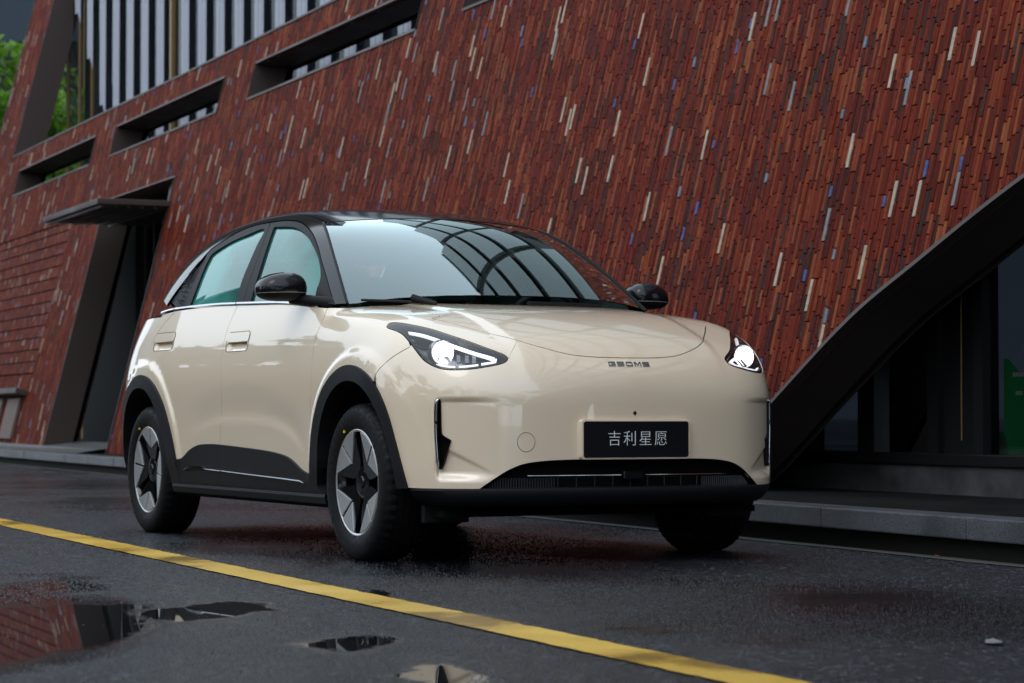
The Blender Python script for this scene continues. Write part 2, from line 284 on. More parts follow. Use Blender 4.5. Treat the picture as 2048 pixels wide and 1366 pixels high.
for i in range(int((UR-PIL_L)/PITCH_)):
    u0 = PIL_L+i*PITCH_; u1 = u0+PITCH_-.002; uc = (u0+u1)/2
    lo = 0. if uc < 13.9 else max(0., arch_v(u1)+.004); hi = 9.6 if uc < OPEN_L else SILL
    if uc > 10.6: hi = 3.62
    if DOOR[0]-PITCH_*.55 < uc < DOOR[1]+PITCH_*.55: lo = DOOR[2]
    segs = [(lo, hi)]
    for a, b in SLOTS:
        if a-PITCH_*.55 < uc < b+PITCH_*.55: segs = [(lo, S0-.002), (S1+.002, hi)]
    for a, b in segs:
        if uc < -4.95 and a == 0. and b > 3.1:      # recessed panel of short courses
            lay(u0, u1, 0, 1.0)
            v = 1.02
            while v < 3.04:
                k = int(np.searchsorted(cum, bg_.random())); bricks.append((u0, u1, v, v+.075, -.006, k)); k = int(np.searchsorted(cum, bg_.random())); bricks.append((u0, u1, v+.078, v+.158, -.022, k)); v += .162
            lay(u0, u1, 3.085, b)
        else: lay(u0, u1, a, b)
# the 300 bricks that show largest are parts of their own
P4 = np.array([[WP(u0, v0), WP(u1, v1)] for u0, u1, v0, v1, w0, k in bricks]); q = project(P4.reshape(-1, 3)).reshape(-1, 2, 2); c = q.mean(1)
area = np.array([(u1-u0)*(v1-v0) for u0, u1, v0, v1, _, _ in bricks])/np.linalg.norm(P4.mean(1)-CAM, axis=1)**2
vis = (c[:, 0] > 4) & (c[:, 0] < 2044) & (c[:, 1] > 4) & (c[:, 1] < 900)
carpoly = np.array([(330, 620), (400, 500), (500, 430), (700, 412), (1000, 440), (1150, 490), (1330, 600), (1460, 650), (1560, 800), (1560, 1000), (240, 1000), (240, 800), (300, 640)], float)
def inpoly(poly, Q):
    x, y = Q[:, 0], Q[:, 1]; r = np.zeros(len(Q), bool); n = len(poly)
    for i in range(n):
        (x0, y0), (x1, y1) = poly[i], poly[(i+1) % n]; mm = ((y0 > y) != (y1 > y)); r ^= mm & (x < x0+(y-y0)*(x1-x0)/((y1-y0) if y1 != y0 else 1e-9))
    return r
vis &= ~inpoly(carpoly, c); score = np.where(vis, area, 0); single = set(np.argsort(-score)[:300].tolist())
wall = mesh_obj('brick_wall', [], [], None, building)
BM = []
bmu = bmesh.new(); bmesh.ops.create_cube(bmu, size=1); bmesh.ops.bevel(bmu, geom=bmu.edges[:], offset=.03, segments=1, affect='EDGES')
Rw = Matrix((wu, wv, wn_)).transposed().to_4x4()
unit = []
for k in range(len(BR)):
    me = bpy.data.meshes.new('brick'); bmu.to_mesh(me); me.materials.append(MATS['brick_%d' % k]); unit.append(me)
bmu.free()
V = []; Fc = []; MI = []
for i, (u0, u1, v0, v1, w0, k) in enumerate(bricks):
    if i in single:
        o = bpy.data.objects.new('brick', unit[k]); COL.objects.link(o); o.parent = wall
        o.matrix_local = Matrix.Translation(WP((u0+u1)/2, (v0+v1)/2, w0-.02))@Rw@Matrix.Diagonal((u1-u0, v1-v0, .04, 1))
    else:
        n0 = len(V); V += [WP(u0, v0, w0), WP(u1, v0, w0), WP(u1, v1, w0), WP(u0, v1, w0), WP(u0, v0, -.06), WP(u1, v0, -.06), WP(u1, v1, -.06), WP(u0, v1, -.06)]
        Fc += [(n0, n0+1, n0+2, n0+3), (n0+1, n0, n0+4, n0+5), (n0+2, n0+1, n0+5, n0+6), (n0+3, n0+2, n0+6, n0+7), (n0, n0+3, n0+7, n0+4)]; MI += [k]*5
o = mesh_obj('brick_field', V, Fc, ['brick_%d' % k for k in range(len(BR))], wall, kind='stuff'); o.data.polygons.foreach_set('material_index', MI)
def sheet(name, outer, holes, fn, m_, parent):
    loops = [np.array(outer, float)]+[np.array(h, float) for h in holes]; pts = np.concatenate(loops); E = []; k0 = 0
    for l in loops: n = len(l); E += [(k0+i, k0+(i+1) % n) for i in range(n)]; k0 += n
    v, e, fc, *_ = delaunay_2d_cdt([Vector(p) for p in pts], E, [], 0, 1e-6); v = np.array([(a[0], a[1]) for a in v]); fc = np.array([t for t in fc if len(t) == 3]); cen = v[fc].mean(1); kk = inpoly(loops[0], cen)
    for h in loops[1:]: kk &= ~inpoly(h, cen)
    return mesh_obj(name, [fn(*a) for a in v], fc[kk], m_, parent)
outer = [(PIL_L, 0), (DOOR[0], 0), (DOOR[0], DOOR[2]), (DOOR[1], DOOR[2]), (DOOR[1], 0)]+[tuple(p) for p in ARCHs if p[1] > 0]+[(UR, 3.62), (10.6, 3.62), (10.6, SILL), (OPEN_L, SILL), (OPEN_L, 9.6), (PIL_L, 9.6)]
sheet('wall_core', outer, [[(a, S0), (b, S0), (b, S1), (a, S1)] for a, b in SLOTS], lambda u, v: WP(u, v, -.05), 'mortar', wall)
sheet('wall_back', outer, [[(a, S0), (b, S0), (b, S1), (a, S1)] for a, b in SLOTS], lambda u, v: WI(u, v, .36, -.05), 'bronze_metal', wall)
# metal reveals
RD = .34
def reveal(name, loop, parent, closed=True, lip=.012, depth=RD):
    n = len(loop); V = [WP(u, v, lip) for u, v in loop]+[WI(u, v, depth) for u, v in loop]
    ctr = np.mean(loop, 0)
    def outw(i):
        a = np.array(loop[i-1] if (closed or i > 0) else loop[0]); b = np.array(loop[(i+1) % n] if (closed or i < n-1) else loop[-1]); t = b-a; t = t/max(np.linalg.norm(t), 1e-9); return np.array((t[1], -t[0]))
    V2 = [WP(*(np.array(loop[i])+outw(i)*.024*sg), lip) for i in range(n) for sg in (1,)]
    V += V2; R = range(n if closed else n-1)
    return mesh_obj(name, V, [(i, (i+1) % n, n+(i+1) % n, n+i) for i in R]+[(i, 2*n+i, 2*n+(i+1) % n, (i+1) % n) for i in R], 'bronze_metal', parent)
for a, b in SLOTS: reveal('slot_reveal', [(a, S0), (b, S0), (b, S1), (a, S1)], building)
reveal('door_reveal', [(DOOR[1], 0), (DOOR[1], DOOR[2]), (DOOR[0], DOOR[2]), (DOOR[0], 0)], building, False)
reveal('arch_reveal', [tuple(p) for p in ARCHs[::-1]], building, False, depth=.36)
reveal('opening_reveal', [(UR, 3.62), (10.6, 3.62), (10.6, SILL), (OPEN_L, SILL), (OPEN_L, 9.6)][::-1], building, False, depth=.42)
bb = MB(); bb.frame8([WP(PIL_L-.02, 0, .012), WP(PIL_L, 0, .012), WI(PIL_L, 0, .36), WI(PIL_L-.02, 0, .36), WP(PIL_L-.02, 9.6, .012), WP(PIL_L, 9.6, .012), WI(PIL_L, 9.6, .36), WI(PIL_L-.02, 9.6, .36)]); bb.build('end_trim', 'bronze_metal', building)
# upper glazing behind the parapet: bays of pale blinds between brass mullions
OFFG = 2.0; ug0 = -10.74; ZT = 7.5
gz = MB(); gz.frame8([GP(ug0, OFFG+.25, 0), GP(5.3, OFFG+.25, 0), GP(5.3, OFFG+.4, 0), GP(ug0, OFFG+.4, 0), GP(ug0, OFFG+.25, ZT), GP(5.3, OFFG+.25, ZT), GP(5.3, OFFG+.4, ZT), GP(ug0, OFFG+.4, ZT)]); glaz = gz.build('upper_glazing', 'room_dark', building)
bb = MB(); bb.add([GP(ug0, OFFG, 3.6), GP(5.3, OFFG, 3.6), GP(5.3, OFFG, ZT), GP(ug0, OFFG, ZT)], [(0, 1, 2, 3)]); bb.build('glass', 'facade_glass', glaz)
bb = MB(); bb.frame8([GP(ug0, OFFG-.1, ZT), GP(5.3, OFFG-.1, ZT), GP(5.3, 9, ZT), GP(ug0, 9, ZT), GP(ug0, OFFG-.1, ZT+.25), GP(5.3, OFFG-.1, ZT+.25), GP(5.3, 9, ZT+.25), GP(ug0, 9, ZT+.25)]); bb.build('roof_slab', 'bronze_metal', building)
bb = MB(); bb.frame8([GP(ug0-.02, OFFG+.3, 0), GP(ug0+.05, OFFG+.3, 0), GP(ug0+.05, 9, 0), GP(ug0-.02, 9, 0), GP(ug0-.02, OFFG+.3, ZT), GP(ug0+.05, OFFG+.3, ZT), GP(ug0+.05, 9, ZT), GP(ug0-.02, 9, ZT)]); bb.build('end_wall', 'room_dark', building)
us = [ug0+.81*k for k in range(0, 8)]+[-3.84+.80*k for k in range(0, 12)]
for k, u in enumerate(us):
    b0_ = 3.6 if k not in (1, 2, 3) else (6.75, 5.95, 5.15)[k-1]  # first bays cut short on a slant to draw a reflection's outline
    if k > 0:
        for du, wd in ((-.19, .15), (-.025, .13), (.12, .05)):
            bb = MB(); bb.frame8([GP(u+du, OFFG-.05, b0_-du*1.2 if k in (1, 2, 3) else b0_), GP(u+du+wd, OFFG-.05, b0_-(du+wd)*1.2 if k in (1, 2, 3) else b0_), GP(u+du+wd, OFFG-.046, b0_), GP(u+du, OFFG-.046, b0_), GP(u+du, OFFG-.05, ZT-.05), GP(u+du+wd, OFFG-.05, ZT-.05), GP(u+du+wd, OFFG-.046, ZT-.05), GP(u+du, OFFG-.046, ZT-.05)]); bb.build('blind', 'pale_blind', glaz)
    wd = .05 if k in (0,) else .014
    bb = MB(); bb.frame8([GP(u-.03, OFFG-.03, 3.6), GP(u-.03+wd, OFFG-.03, 3.6), GP(u-.03+wd, OFFG+.02, 3.6), GP(u-.03, OFFG+.02, 3.6), GP(u-.03, OFFG-.03, ZT), GP(u-.03+wd, OFFG-.03, ZT), GP(u-.03+wd, OFFG+.02, ZT), GP(u-.03, OFFG+.02, ZT)]); bb.build('mullion', 'brass', glaz)
for u in (-4.57,):
    bb = MB(); bb.frame8([GP(u-.04, OFFG-.05, 3.6), GP(u+.05, OFFG-.05, 3.6), GP(u+.05, OFFG+.02, 3.6), GP(u-.04, OFFG+.02, 3.6), GP(u-.04, OFFG-.05, ZT), GP(u+.05, OFFG-.05, ZT), GP(u+.05, OFFG+.02, ZT), GP(u-.04, OFFG+.02, ZT)]); bb.build('mullion', 'brass', glaz)
# steep glazed gable further along, seen mirrored in the windscreen
mat('gable_glass', (.09, .115, .115), .08, coat=.6); OG = 1.25
gable = MB(); gable.frame8([GP(5.4, OG+.1, 4.6), GP(UR+8, OG+.1, 4.6), GP(UR+8, 8, 4.6), GP(5.4, 8, 4.6), GP(5.4, OG+.1, 7.5), GP(UR+8, OG+.1, 22), GP(UR+8, 8, 22), GP(5.4, 8, 7.5)]); gable.frame8([GP(10.7, OG+.1, 3.2), GP(UR+8, OG+.1, 3.2), GP(UR+8, OG+.5, 3.2), GP(10.7, OG+.5, 3.2), GP(10.7, OG+.1, 4.6), GP(UR+8, OG+.1, 4.6), GP(UR+8, OG+.5, 4.6), GP(10.7, OG+.5, 4.6)]); gable = gable.build('glazed_gable', 'dark_frame', building)
ztop = lambda u: 7.5+(u-5.4)*.815
u = 5.6
while u < UR+6:
    z = 4.9 if u < 10.6 else 3.45
    while z < ztop(u+1.75)-.4:
        h = min(1.15, ztop(u)-.35-z); bb = MB(); bb.frame8([GP(u, OG+.02, z), GP(u+1.75, OG+.02, z), GP(u+1.75, OG+.12, z), GP(u, OG+.12, z), GP(u, OG+.02, z+h), GP(u+1.75, OG+.02, z+h), GP(u+1.75, OG+.12, z+h), GP(u, OG+.12, z+h)]); bb.build('pane', 'gable_glass', gable); z += 1.45
    u += 2.0
bb = MB(); bb.frame8([GP(UR, 0, 0), GP(UR+24, 0, 0), GP(UR+24, .5, 0), GP(UR, .5, 0), GP(UR, 1.2, 4.7), GP(UR+24, 1.2, 4.7), GP(UR+24, 1.7, 4.7), GP(UR, 1.7, 4.7)]); bb.build('wall_continuation', 'brick_1', building)
# doorway
mat('door_reflection', (.45, .45, .47), .6)  # pale tone painted in for the outdoors reflected in the door
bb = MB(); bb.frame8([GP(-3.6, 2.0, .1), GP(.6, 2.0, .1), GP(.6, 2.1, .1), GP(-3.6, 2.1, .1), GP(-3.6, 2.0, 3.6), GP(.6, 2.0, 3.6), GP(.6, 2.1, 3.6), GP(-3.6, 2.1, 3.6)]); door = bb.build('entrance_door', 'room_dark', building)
for u in np.arange(-3.4, .5, .42):
    bb = MB(); bb.frame8([GP(u, 1.2, .2), GP(u+.09, 1.2, .2), GP(u+.09, 1.3, .2), GP(u, 1.3, .2), GP(u, 1.2, 3.4), GP(u+.09, 1.2, 3.4), GP(u+.09, 1.3, 3.4), GP(u, 1.3, 3.4)]); bb.build('door_post', 'dark_frame', door)
bb = MB(); bb.frame8([GP(-3.6, 1.1, .17), GP(.6, 1.1, .17), GP(.6, 1.35, .17), GP(-3.6, 1.35, .17), GP(-3.6, 1.1, .42), GP(.6, 1.1, .42), GP(.6, 1.35, .42), GP(-3.6, 1.35, .42)]); bb.build('door_sill', 'dark_frame', door)
for u, wd in ((-2.9, .07), (-2.55, .05), (-1.7, .09), (-1.45, .05), (-.75, .08)):  # pale bars stand in for reflections, no lights here
    bb = MB(); bb.frame8([GP(u, 1.7, .45), GP(u+wd, 1.7, .45), GP(u+wd, 1.75, .45), GP(u, 1.75, .45), GP(u, 1.7, 1.35), GP(u+wd, 1.7, 1.35), GP(u+wd, 1.75, 1.35), GP(u, 1.75, 1.35)]); bb.build('reflection_strip', 'door_reflection', door)
slab0 = MB(); slab0.frame8([GP(-4.2, .95, 3.42), GP(1.2, .95, 3.42), GP(1.2, 2.2, 3.42), GP(-4.2, 2.2, 3.42), GP(-4.2, .95, 3.5), GP(1.2, .95, 3.5), GP(1.2, 2.2, 3.5), GP(-4.2, 2.2, 3.5)]); slab0.build('added_ceiling', 'room_dark', door)  # slab added to keep sky light out of the doorway
# canopy over the door
zc = 2.93
can = MB(); can.frame8([GP(-2.72, -.13, zc), GP(.1, -.13, zc), GP(.1, 1.1, zc), GP(-2.72, 1.1, zc), GP(-2.72, -.13, zc+.065), GP(.1, -.13, zc+.065), GP(.1, 1.1, zc+.065), GP(-2.72, 1.1, zc+.065)]); can = can.build('canopy', 'bronze_metal', building, bevel=.01)
for i in range(6):
    o0 = -.08+i*.15; bb = MB(); bb.frame8([GP(-2.68, o0, zc-.03), GP(.06, o0, zc-.03), GP(.06, o0+.03, zc-.03), GP(-2.68, o0+.03, zc-.03), GP(-2.68, o0, zc-.001), GP(.06, o0, zc-.001), GP(.06, o0+.03, zc-.001), GP(-2.68, o0+.03, zc-.001)]); bb.build('canopy_rib', 'bronze_metal', can)
bb = MB(); bb.frame8([GP(-.6, .84, zc+.065), GP(-.5, .84, zc+.065), GP(-.5, 1.1, zc+.065), GP(-.6, 1.1, zc+.065), GP(-.6, .88, zc+.32), GP(-.5, .88, zc+.32), GP(-.5, 1.1, zc+.32), GP(-.6, 1.1, zc+.32)]); bb.build('canopy_bracket', 'bronze_metal', can)
# ledge and boards at the far end
bb = MB(); bb.frame8([WP(-12.1, .70, .0), WP(-4.98, .70, .0), WP(-4.98, .70, .16), WP(-12.1, .70, .16), WP(-12.1, .775, .0), WP(-4.98, .775, .0), WP(-4.98, .775, .16), WP(-12.1, .775, .16)]); bb.build('ledge', 'bronze_metal', building, bevel=.01)
for a, b in ((-5.95, -5.2), (-7.4, -6.3), (-8.9, -7.7), (-10.4, -9.2)):
    bb = MB(); bb.frame8([WP(a, .12, .006), WP(b, .12, .006), WP(b, .12, .04), WP(a, .12, .04), WP(a, .66, .006), WP(b, .66, .006), WP(b, .66, .04), WP(a, .66, .04)]); bb.build('board', 'timber', building)
# glazed shopfront under the arch
OS = .78; SU = lambda px: float(np.interp(px, [1600, 1626, 1720, 1752, 1856, 1930, 1972, 2010, 2048], [13.86, 13.99, 14.51, 14.68, 15.20, 15.55, 15.73, 15.90, 16.07]))
def SO(px_, off):
    d_ = pray([(px_, 860)])[0]; P0 = np.array([WB[0], WB[1], 0])-wo*off; t_ = ((P0-CAM)@wo)/(d_@wo); return float((CAM+d_*t_-np.array([WB[0], WB[1], 0]))@wu)
def slab(u0, u1, o0, o1, z0, z1, name, m_, par, bevel=0):
    bb = MB(); bb.frame8([GP(u0, o0, z0), GP(u1, o0, z0), GP(u1, o1, z0), GP(u0, o1, z0), GP(u0, o0, z1), GP(u1, o0, z1), GP(u1, o1, z1), GP(u0, o1, z1)]); return bb.build(name, m_, par, bevel=bevel)
shop = slab(12.8, UR+3, OS-.03, OS+.10, .325, .388, 'shopfront', 'dark_frame', building, .006)
m = mat('plinth_concrete', (.05, .05, .052), .5); n1 = noise(m, 4, 5, .65, objco(m)); r = ramp(m, n1.outputs[0], [(.35, (.022, .022, .024)), (.7, (.075, .075, .078))]); lk(m, r.outputs[0], bsdf(m).inputs['Base Color'])
slab(12.8, UR+3, OS-.01, OS+.12, .172, .324, 'plinth', 'plinth_concrete', shop)
for a, b in ((1600, 1624), (1720, 1752), (1858, 1880), (1952, 1972)): slab(SU(a), SU(b), OS-.02, OS+.08, .388, 3.4, 'mullion', 'dark_frame', shop)
slab(SU(1880), SU(1952), OS+.01, OS+.05, .388, 3.4, 'door_leaf', 'dark_frame', shop)
for k in range(6): slab(16.9+k*.95, 17.02+k*.95, OS-.02, OS+.08, .388, 3.6, 'mullion', 'dark_frame', shop)
for px_, z0, z1 in ((1930, .46, 1.6),): slab(SU(px_)-(.0035 if px_ == 1930 else .001), SU(px_)+(.0035 if px_ == 1930 else .001), OS-.030, OS-.026, z0, z1, 'pull_handle', 'brass', shop)
for a, b in ((13.99, SU(1720)), (SU(1752), SU(1858)), (SU(1972), 16.9), (17.02, 17.85), (17.97, 18.8), (18.92, 19.75), (19.87, 20.7)):
    bb = MB(); bb.add([GP(a, OS+.03, .388), GP(b, OS+.03, .388), GP(b, OS+.03, 3.4), GP(a, OS+.03, 3.4)], [(0, 1, 2, 3)]); bb.build('pane', 'shop_glass', shop)
mat('room_wall', (.3, .31, .34), .7); mat('room_floor', (.12, .11, .10), .5); mat('poster_green', (.012, .35, .10), .5, emit=(.01, .5, .14), emit_s=.05); mat('dome_white', (.8, .8, .84), .5); mat('blind_grey', (.5, .53, .62), .7)  # green gets a faint added glow so the banner shows in the dark shop
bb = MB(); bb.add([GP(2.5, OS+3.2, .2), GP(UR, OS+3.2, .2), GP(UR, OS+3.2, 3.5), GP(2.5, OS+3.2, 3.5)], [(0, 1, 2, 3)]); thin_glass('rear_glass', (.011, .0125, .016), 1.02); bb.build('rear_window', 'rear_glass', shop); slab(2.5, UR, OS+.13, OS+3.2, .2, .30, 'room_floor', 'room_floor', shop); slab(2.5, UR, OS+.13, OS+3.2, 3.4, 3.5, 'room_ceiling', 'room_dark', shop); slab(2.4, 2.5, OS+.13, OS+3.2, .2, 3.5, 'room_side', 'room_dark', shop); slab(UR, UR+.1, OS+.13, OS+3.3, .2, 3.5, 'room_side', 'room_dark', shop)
pass
bb = MB(); bb.prism([(SO(2008, OS+.5), .30), (SO(2008, OS+.5)+.7, .30), (SO(2008, OS+.5)+.7, .40), (SO(2008, OS+.5), .90)], lambda u, z: GP(u, OS+.50, z), lambda u, z: GP(u, OS+.53, z)); poster = bb.build('green_banner', 'poster_green', None)
mat('banner_print', (.8, .82, .8), .6, emit=(.8, .85, .82), emit_s=.05)  # same added glow on the printed marks
for px0, zz, n_ in ((2028, .80, 4), (2034, .70, 2)):
    for i in range(n_):
        u_ = SO(px0+i*7, OS+.495); bb = MB(); bb.prism([(u_, zz), (u_+.016, zz), (u_+.016, zz+.022), (u_, zz+.022)], lambda u, z: GP(u, OS+.488, z), lambda u, z: GP(u, OS+.496, z)); bb.build('banner_mark', 'banner_print', poster)
tag(poster, 'green banner with small white lettering inside the shop window at the right', 'banner')
bb = MB(); bb.frame8([GP(15.35, OS+.10, 1.35), GP(17.9, OS+.10, .05), GP(17.9, OS+.16, .05), GP(15.35, OS+.16, 1.35), GP(15.35, OS+.10, 2.6), GP(17.9, OS+.10, .72), GP(17.9, OS+.16, .72), GP(15.35, OS+.16, 2.6)])
def dome(px_, off, r, h, label):
    bb = MB(); uc = px_; prof = [(r*1.02, 0), (r, h*.35), (r*.93, h*.6), (r*.75, h*.82), (r*.45, h*.95), (0, h)]; c_ = GP(uc, off, .30); bb.lathe(prof, axis='z', n=24, c=c_); o = bb.build('dome_stool', 'dome_white', None, smooth=60); tag(o, label, 'stool'); return o
dome(SO(1778, OS+.25), OS+.25, .060, .235, 'small white dome-topped stool behind the shop pane nearest the brick arch'); dome(SO(2000, OS+.4), OS+.4, .046, .205, 'small white dome-topped stool in front of the green banner')
# ---------------------------------------------------------------- far tower, trees, things across the road
mat('tower_glass', (.006, .011, .018), .15, spec=.25); mat('tower_glass_pale', (.012, .025, .042), .2, spec=.25)
tw = thing('glass_tower', 'dark blue glass tower beyond the trees at the far left end', 'building')
TD = 62.
def far(u, v, dist):
    d = pray([(u, v)])[0]; return CAM+d*dist
cc = far(-160, 400, TD); rgt = RT; 
def TPt(a, z, dd=0): p = cc+RT*a+VD*dd; return (p[0], p[1], z)
bb = MB(); bb.frame8([TPt(-9, 0), TPt(8.5, 0), TPt(8.5, 0, 12), TPt(-9, 0, 12), TPt(-9, 40), TPt(8.5, 40), TPt(8.5, 40, 12), TPt(-9, 40, 12)]); bb.build('tower_core', 'dark_frame', tw)
for i, a in enumerate(np.arange(-9, 8.4, 2.67)):
    for j in range(9):
        z = 1+j*3.1
        bb = MB(); bb.frame8([TPt(a+.1, z, -.08), TPt(a+2.5, z, -.08), TPt(a+2.5, z, .02), TPt(a+.1, z, .02), TPt(a+.1, z+1.7, -.08), TPt(a+2.5, z+1.7, -.08), TPt(a+2.5, z+1.7, .02), TPt(a+.1, z+1.7, .02)]); bb.build('window', 'tower_glass_pale', tw)
    bb = MB(); bb.frame8([TPt(a-.08, 0, -.3), TPt(a+.06, 0, -.3), TPt(a+.06, 0, 0), TPt(a-.08, 0, 0), TPt(a-.08, 40, -.3), TPt(a+.06, 40, -.3), TPt(a+.06, 40, 0), TPt(a-.08, 40, 0)]); bb.build('fin', 'brass', tw)
def leaf_mat(name, c):
    m = mat(name, c, .5); b = bsdf(m); b.inputs['Transmission Weight'].default_value = 0
    n1 = noise(m, 1.1, 3, .6, objco(m)); r = ramp(m, n1.outputs[0], [(.3, tuple(x*.55 for x in c)), (.5, c), (.7, tuple(x*1.6 for x in c))]); lk(m, r.outputs[0], b.inputs['Base Color'])
    tr = nd(m, 'ShaderNodeBsdfTranslucent'); lk(m, r.outputs[0], tr.inputs[0]); mx = nd(m, 'ShaderNodeMixShader'); mx.inputs[0].default_value = .45; out = m.node_tree.nodes['Material Output']; lk(m, b.outputs[0], mx.inputs[1]); lk(m, tr.outputs[0], mx.inputs[2]); lk(m, mx.outputs[0], out.inputs[0])
leaf_mat('fresh_leaf', (.10, .22, .014)); leaf_mat('dark_leaf', (.03, .06, .015)); mat('bark', (.06, .045, .035), .9)
def crown(rs, centre, rx, rz, nclump, nleaf, size):
    V = []; Fc = []; N = nclump
    cs = []
    while len(cs) < N:
        p = rs.uniform(-1, 1, 3)
        if .25 < np.linalg.norm(p) < 1: cs.append(p*np.array([rx, rx, rz]))
    for cpos in cs:
        rad = rs.uniform(.18, .34)*rx
        d = rs.normal(size=(nleaf, 3)); d /= np.linalg.norm(d, axis=1, keepdims=True); d[:, 2] = np.abs(d[:, 2])*.9-.25; P = centre+cpos+d*rad*rs.uniform(.6, 1.05, (nleaf, 1))
        for q in P:
            a = rs.normal(size=3); a /= np.linalg.norm(a); b = np.cross(a, rs.normal(size=3)); b /= np.linalg.norm(b); s = size*rs.uniform(.6, 1.3); k = len(V)
            V += [q-a*s, q-b*s*.45, q+a*s, q+b*s*.45]; Fc.append((k, k+1, k+2, k+3))
    return V, Fc
def tree(name, label, base, h, rx, rz, seed, leaf, nclump=70, nleaf=80, size=.14):
    rs = np.random.default_rng(seed); t = thing(name, label, 'tree', tuple(base)); ctr = np.array([0, 0, h-rz])
    bb = MB(); bb.tube([(0, 0, 0), (.08, .05, h*.25), (-.05, .1, h*.5), (0, 0, h*.8)], [.22, .17, .12, .05], 8)
    for i in range(7):
        a = rs.uniform(0, 6.28); z0 = h*rs.uniform(.3, .55); bb.tube([(0, 0, z0), (rx*.35*math.cos(a), rx*.35*math.sin(a), z0+h*.13), (rx*.75*math.cos(a), rx*.75*math.sin(a), z0+h*.28)], [.08, .05, .02], 6)
    bb.build('trunk', 'bark', t, smooth=60); V, Fc = crown(rs, ctr, rx, rz, nclump, nleaf, size); mesh_obj('crown', V, Fc, leaf, t); return t
p1 = far(20, 700, 43); p2 = far(125, 700, 46)
tree('broadleaf_tree', 'bright green tree left of the leaning brick pillar, below the glass tower', (p1[0], p1[1], 0), 7.15, 2.2, 2.7, 5, 'fresh_leaf', 150, 110, .12)
tree('broadleaf_tree', 'bright green tree between the brick pillar and the first brass mullion', (p2[0], p2[1], 0), 6.3, 1.5, 2.6, 8, 'fresh_leaf', 110, 110, .12)
# the far side of the road, seen only mirrored in paint and glass
rs = np.random.default_rng(21); V = []; Fc = []
spots = [(-14-4.6*i+rs.uniform(-1, 1), -10.0-.35*i+rs.uniform(-1.0, 1.0), (5.2+.17*i)*rs.uniform(.85, 1.15)) for i in range(22)]+[(15+rs.uniform(-1, 1)+6*i, -19+5.0*i, rs.uniform(11, 13.5)) for i in range(5)]+[(40+rs.uniform(-3, 3), y, rs.uniform(14, 17)) for y in (-16, -7, 3, 12)]+[(-6, -13, 6), (-1, -14, 6.5), (4, -15, 6.5), (9, -17, 7)]
for x, y, h in spots:
    a, b = crown(rs, np.array([x, y, h*.58]), h*.42, h*.42, 26, 36, .42); k = len(V); V += a; Fc += [tuple(k+i for i in f) for f in b]
    mbt = MB(); mbt.tube([(x, y, 0), (x+.1, y, h*.6)], [.22, .1], 6); k = len(V); V += mbt.V; Fc += [tuple(k+i for i in f) for f in mbt.F]
mesh_obj('roadside_trees', V, Fc, 'dark_leaf', None, kind='stuff', label='belt of dark trees across the road, mirrored in the car')
bb = MB(); bb.box((-130, -16.4, 0), (40, -16, 2.6)); tag(bb.build('added_wall', 'paving', None), 'long plain wall added unseen across the road to darken low reflections', 'wall')  # added to close the bright horizon gap between the trees
mat('render_grey', (.2, .2, .2), .7); mat('roof_slate', (.05, .05, .055), .5)
for i, (x, y, wdt, hgt, lab) in enumerate(((-47, -11.2, 8, 13.0, 'gabled house mirrored in the front side window, nearer of two'), (-68, -12.5, 11, 15.5, 'gabled house mirrored in the side windows, farther of two'))):
    h_ = thing('gabled_house', lab, 'house', (x, y, 0))
    bb = MB(); bb.box((-wdt/2, -3, 0), (wdt/2, 3, hgt*.62)); bb.build('wall', 'render_grey', h_)
    bb = MB(); bb.add([(-wdt/2-.4, -3.4, hgt*.62), (wdt/2+.4, -3.4, hgt*.62), (wdt/2+.4, 3.4, hgt*.62), (-wdt/2-.4, 3.4, hgt*.62), (-wdt/2-.4, 0, hgt), (wdt/2+.4, 0, hgt)], [(0, 1, 5, 4), (2, 3, 4, 5), (0, 4, 3), (1, 2, 5), (0, 3, 2, 1)]); bb.build('roof', 'roof_slate', h_)
    for q in range(4): bb = MB(); bb.box((-wdt/2+.8+q*wdt/4, 3.0, 1.2), (-wdt/2+1.9+q*wdt/4, 3.05, 2.6)); bb.build('window', 'tower_glass', h_)

mat('scrap_white', (.16, .16, .17), .6); mat('leaf_orange', (.45, .09, .02), .6)
def scrap(name, px_, L_, W_, m_, label, cat):
    c_ = on_ground(*px_); bb = MB(); bb.add([(c_[0]+RT[0]*a*L_+VD[0]*b*W_, c_[1]+RT[1]*a*L_+VD[1]*b*W_, .006+z) for a, b, z in ((-1, -.2, 0), (-.4, -1, .002), (.5, -.8, .004), (1, .1, .001), (.3, .9, .006), (-.6, .8, .003))], [(0, 1, 2, 3, 4, 5)]); o = bb.build(name, m_, None); tag(o, label, cat)
scrap('paper_scrap', (1988, 1289), .024, .05, 'scrap_white', 'small pale scrap lying on the wet road at lower right', 'scrap'); scrap('fallen_leaf', (1876, 1114.5), .012, .05, 'leaf_orange', 'small orange leaf in the gutter below the kerb', 'leaf')

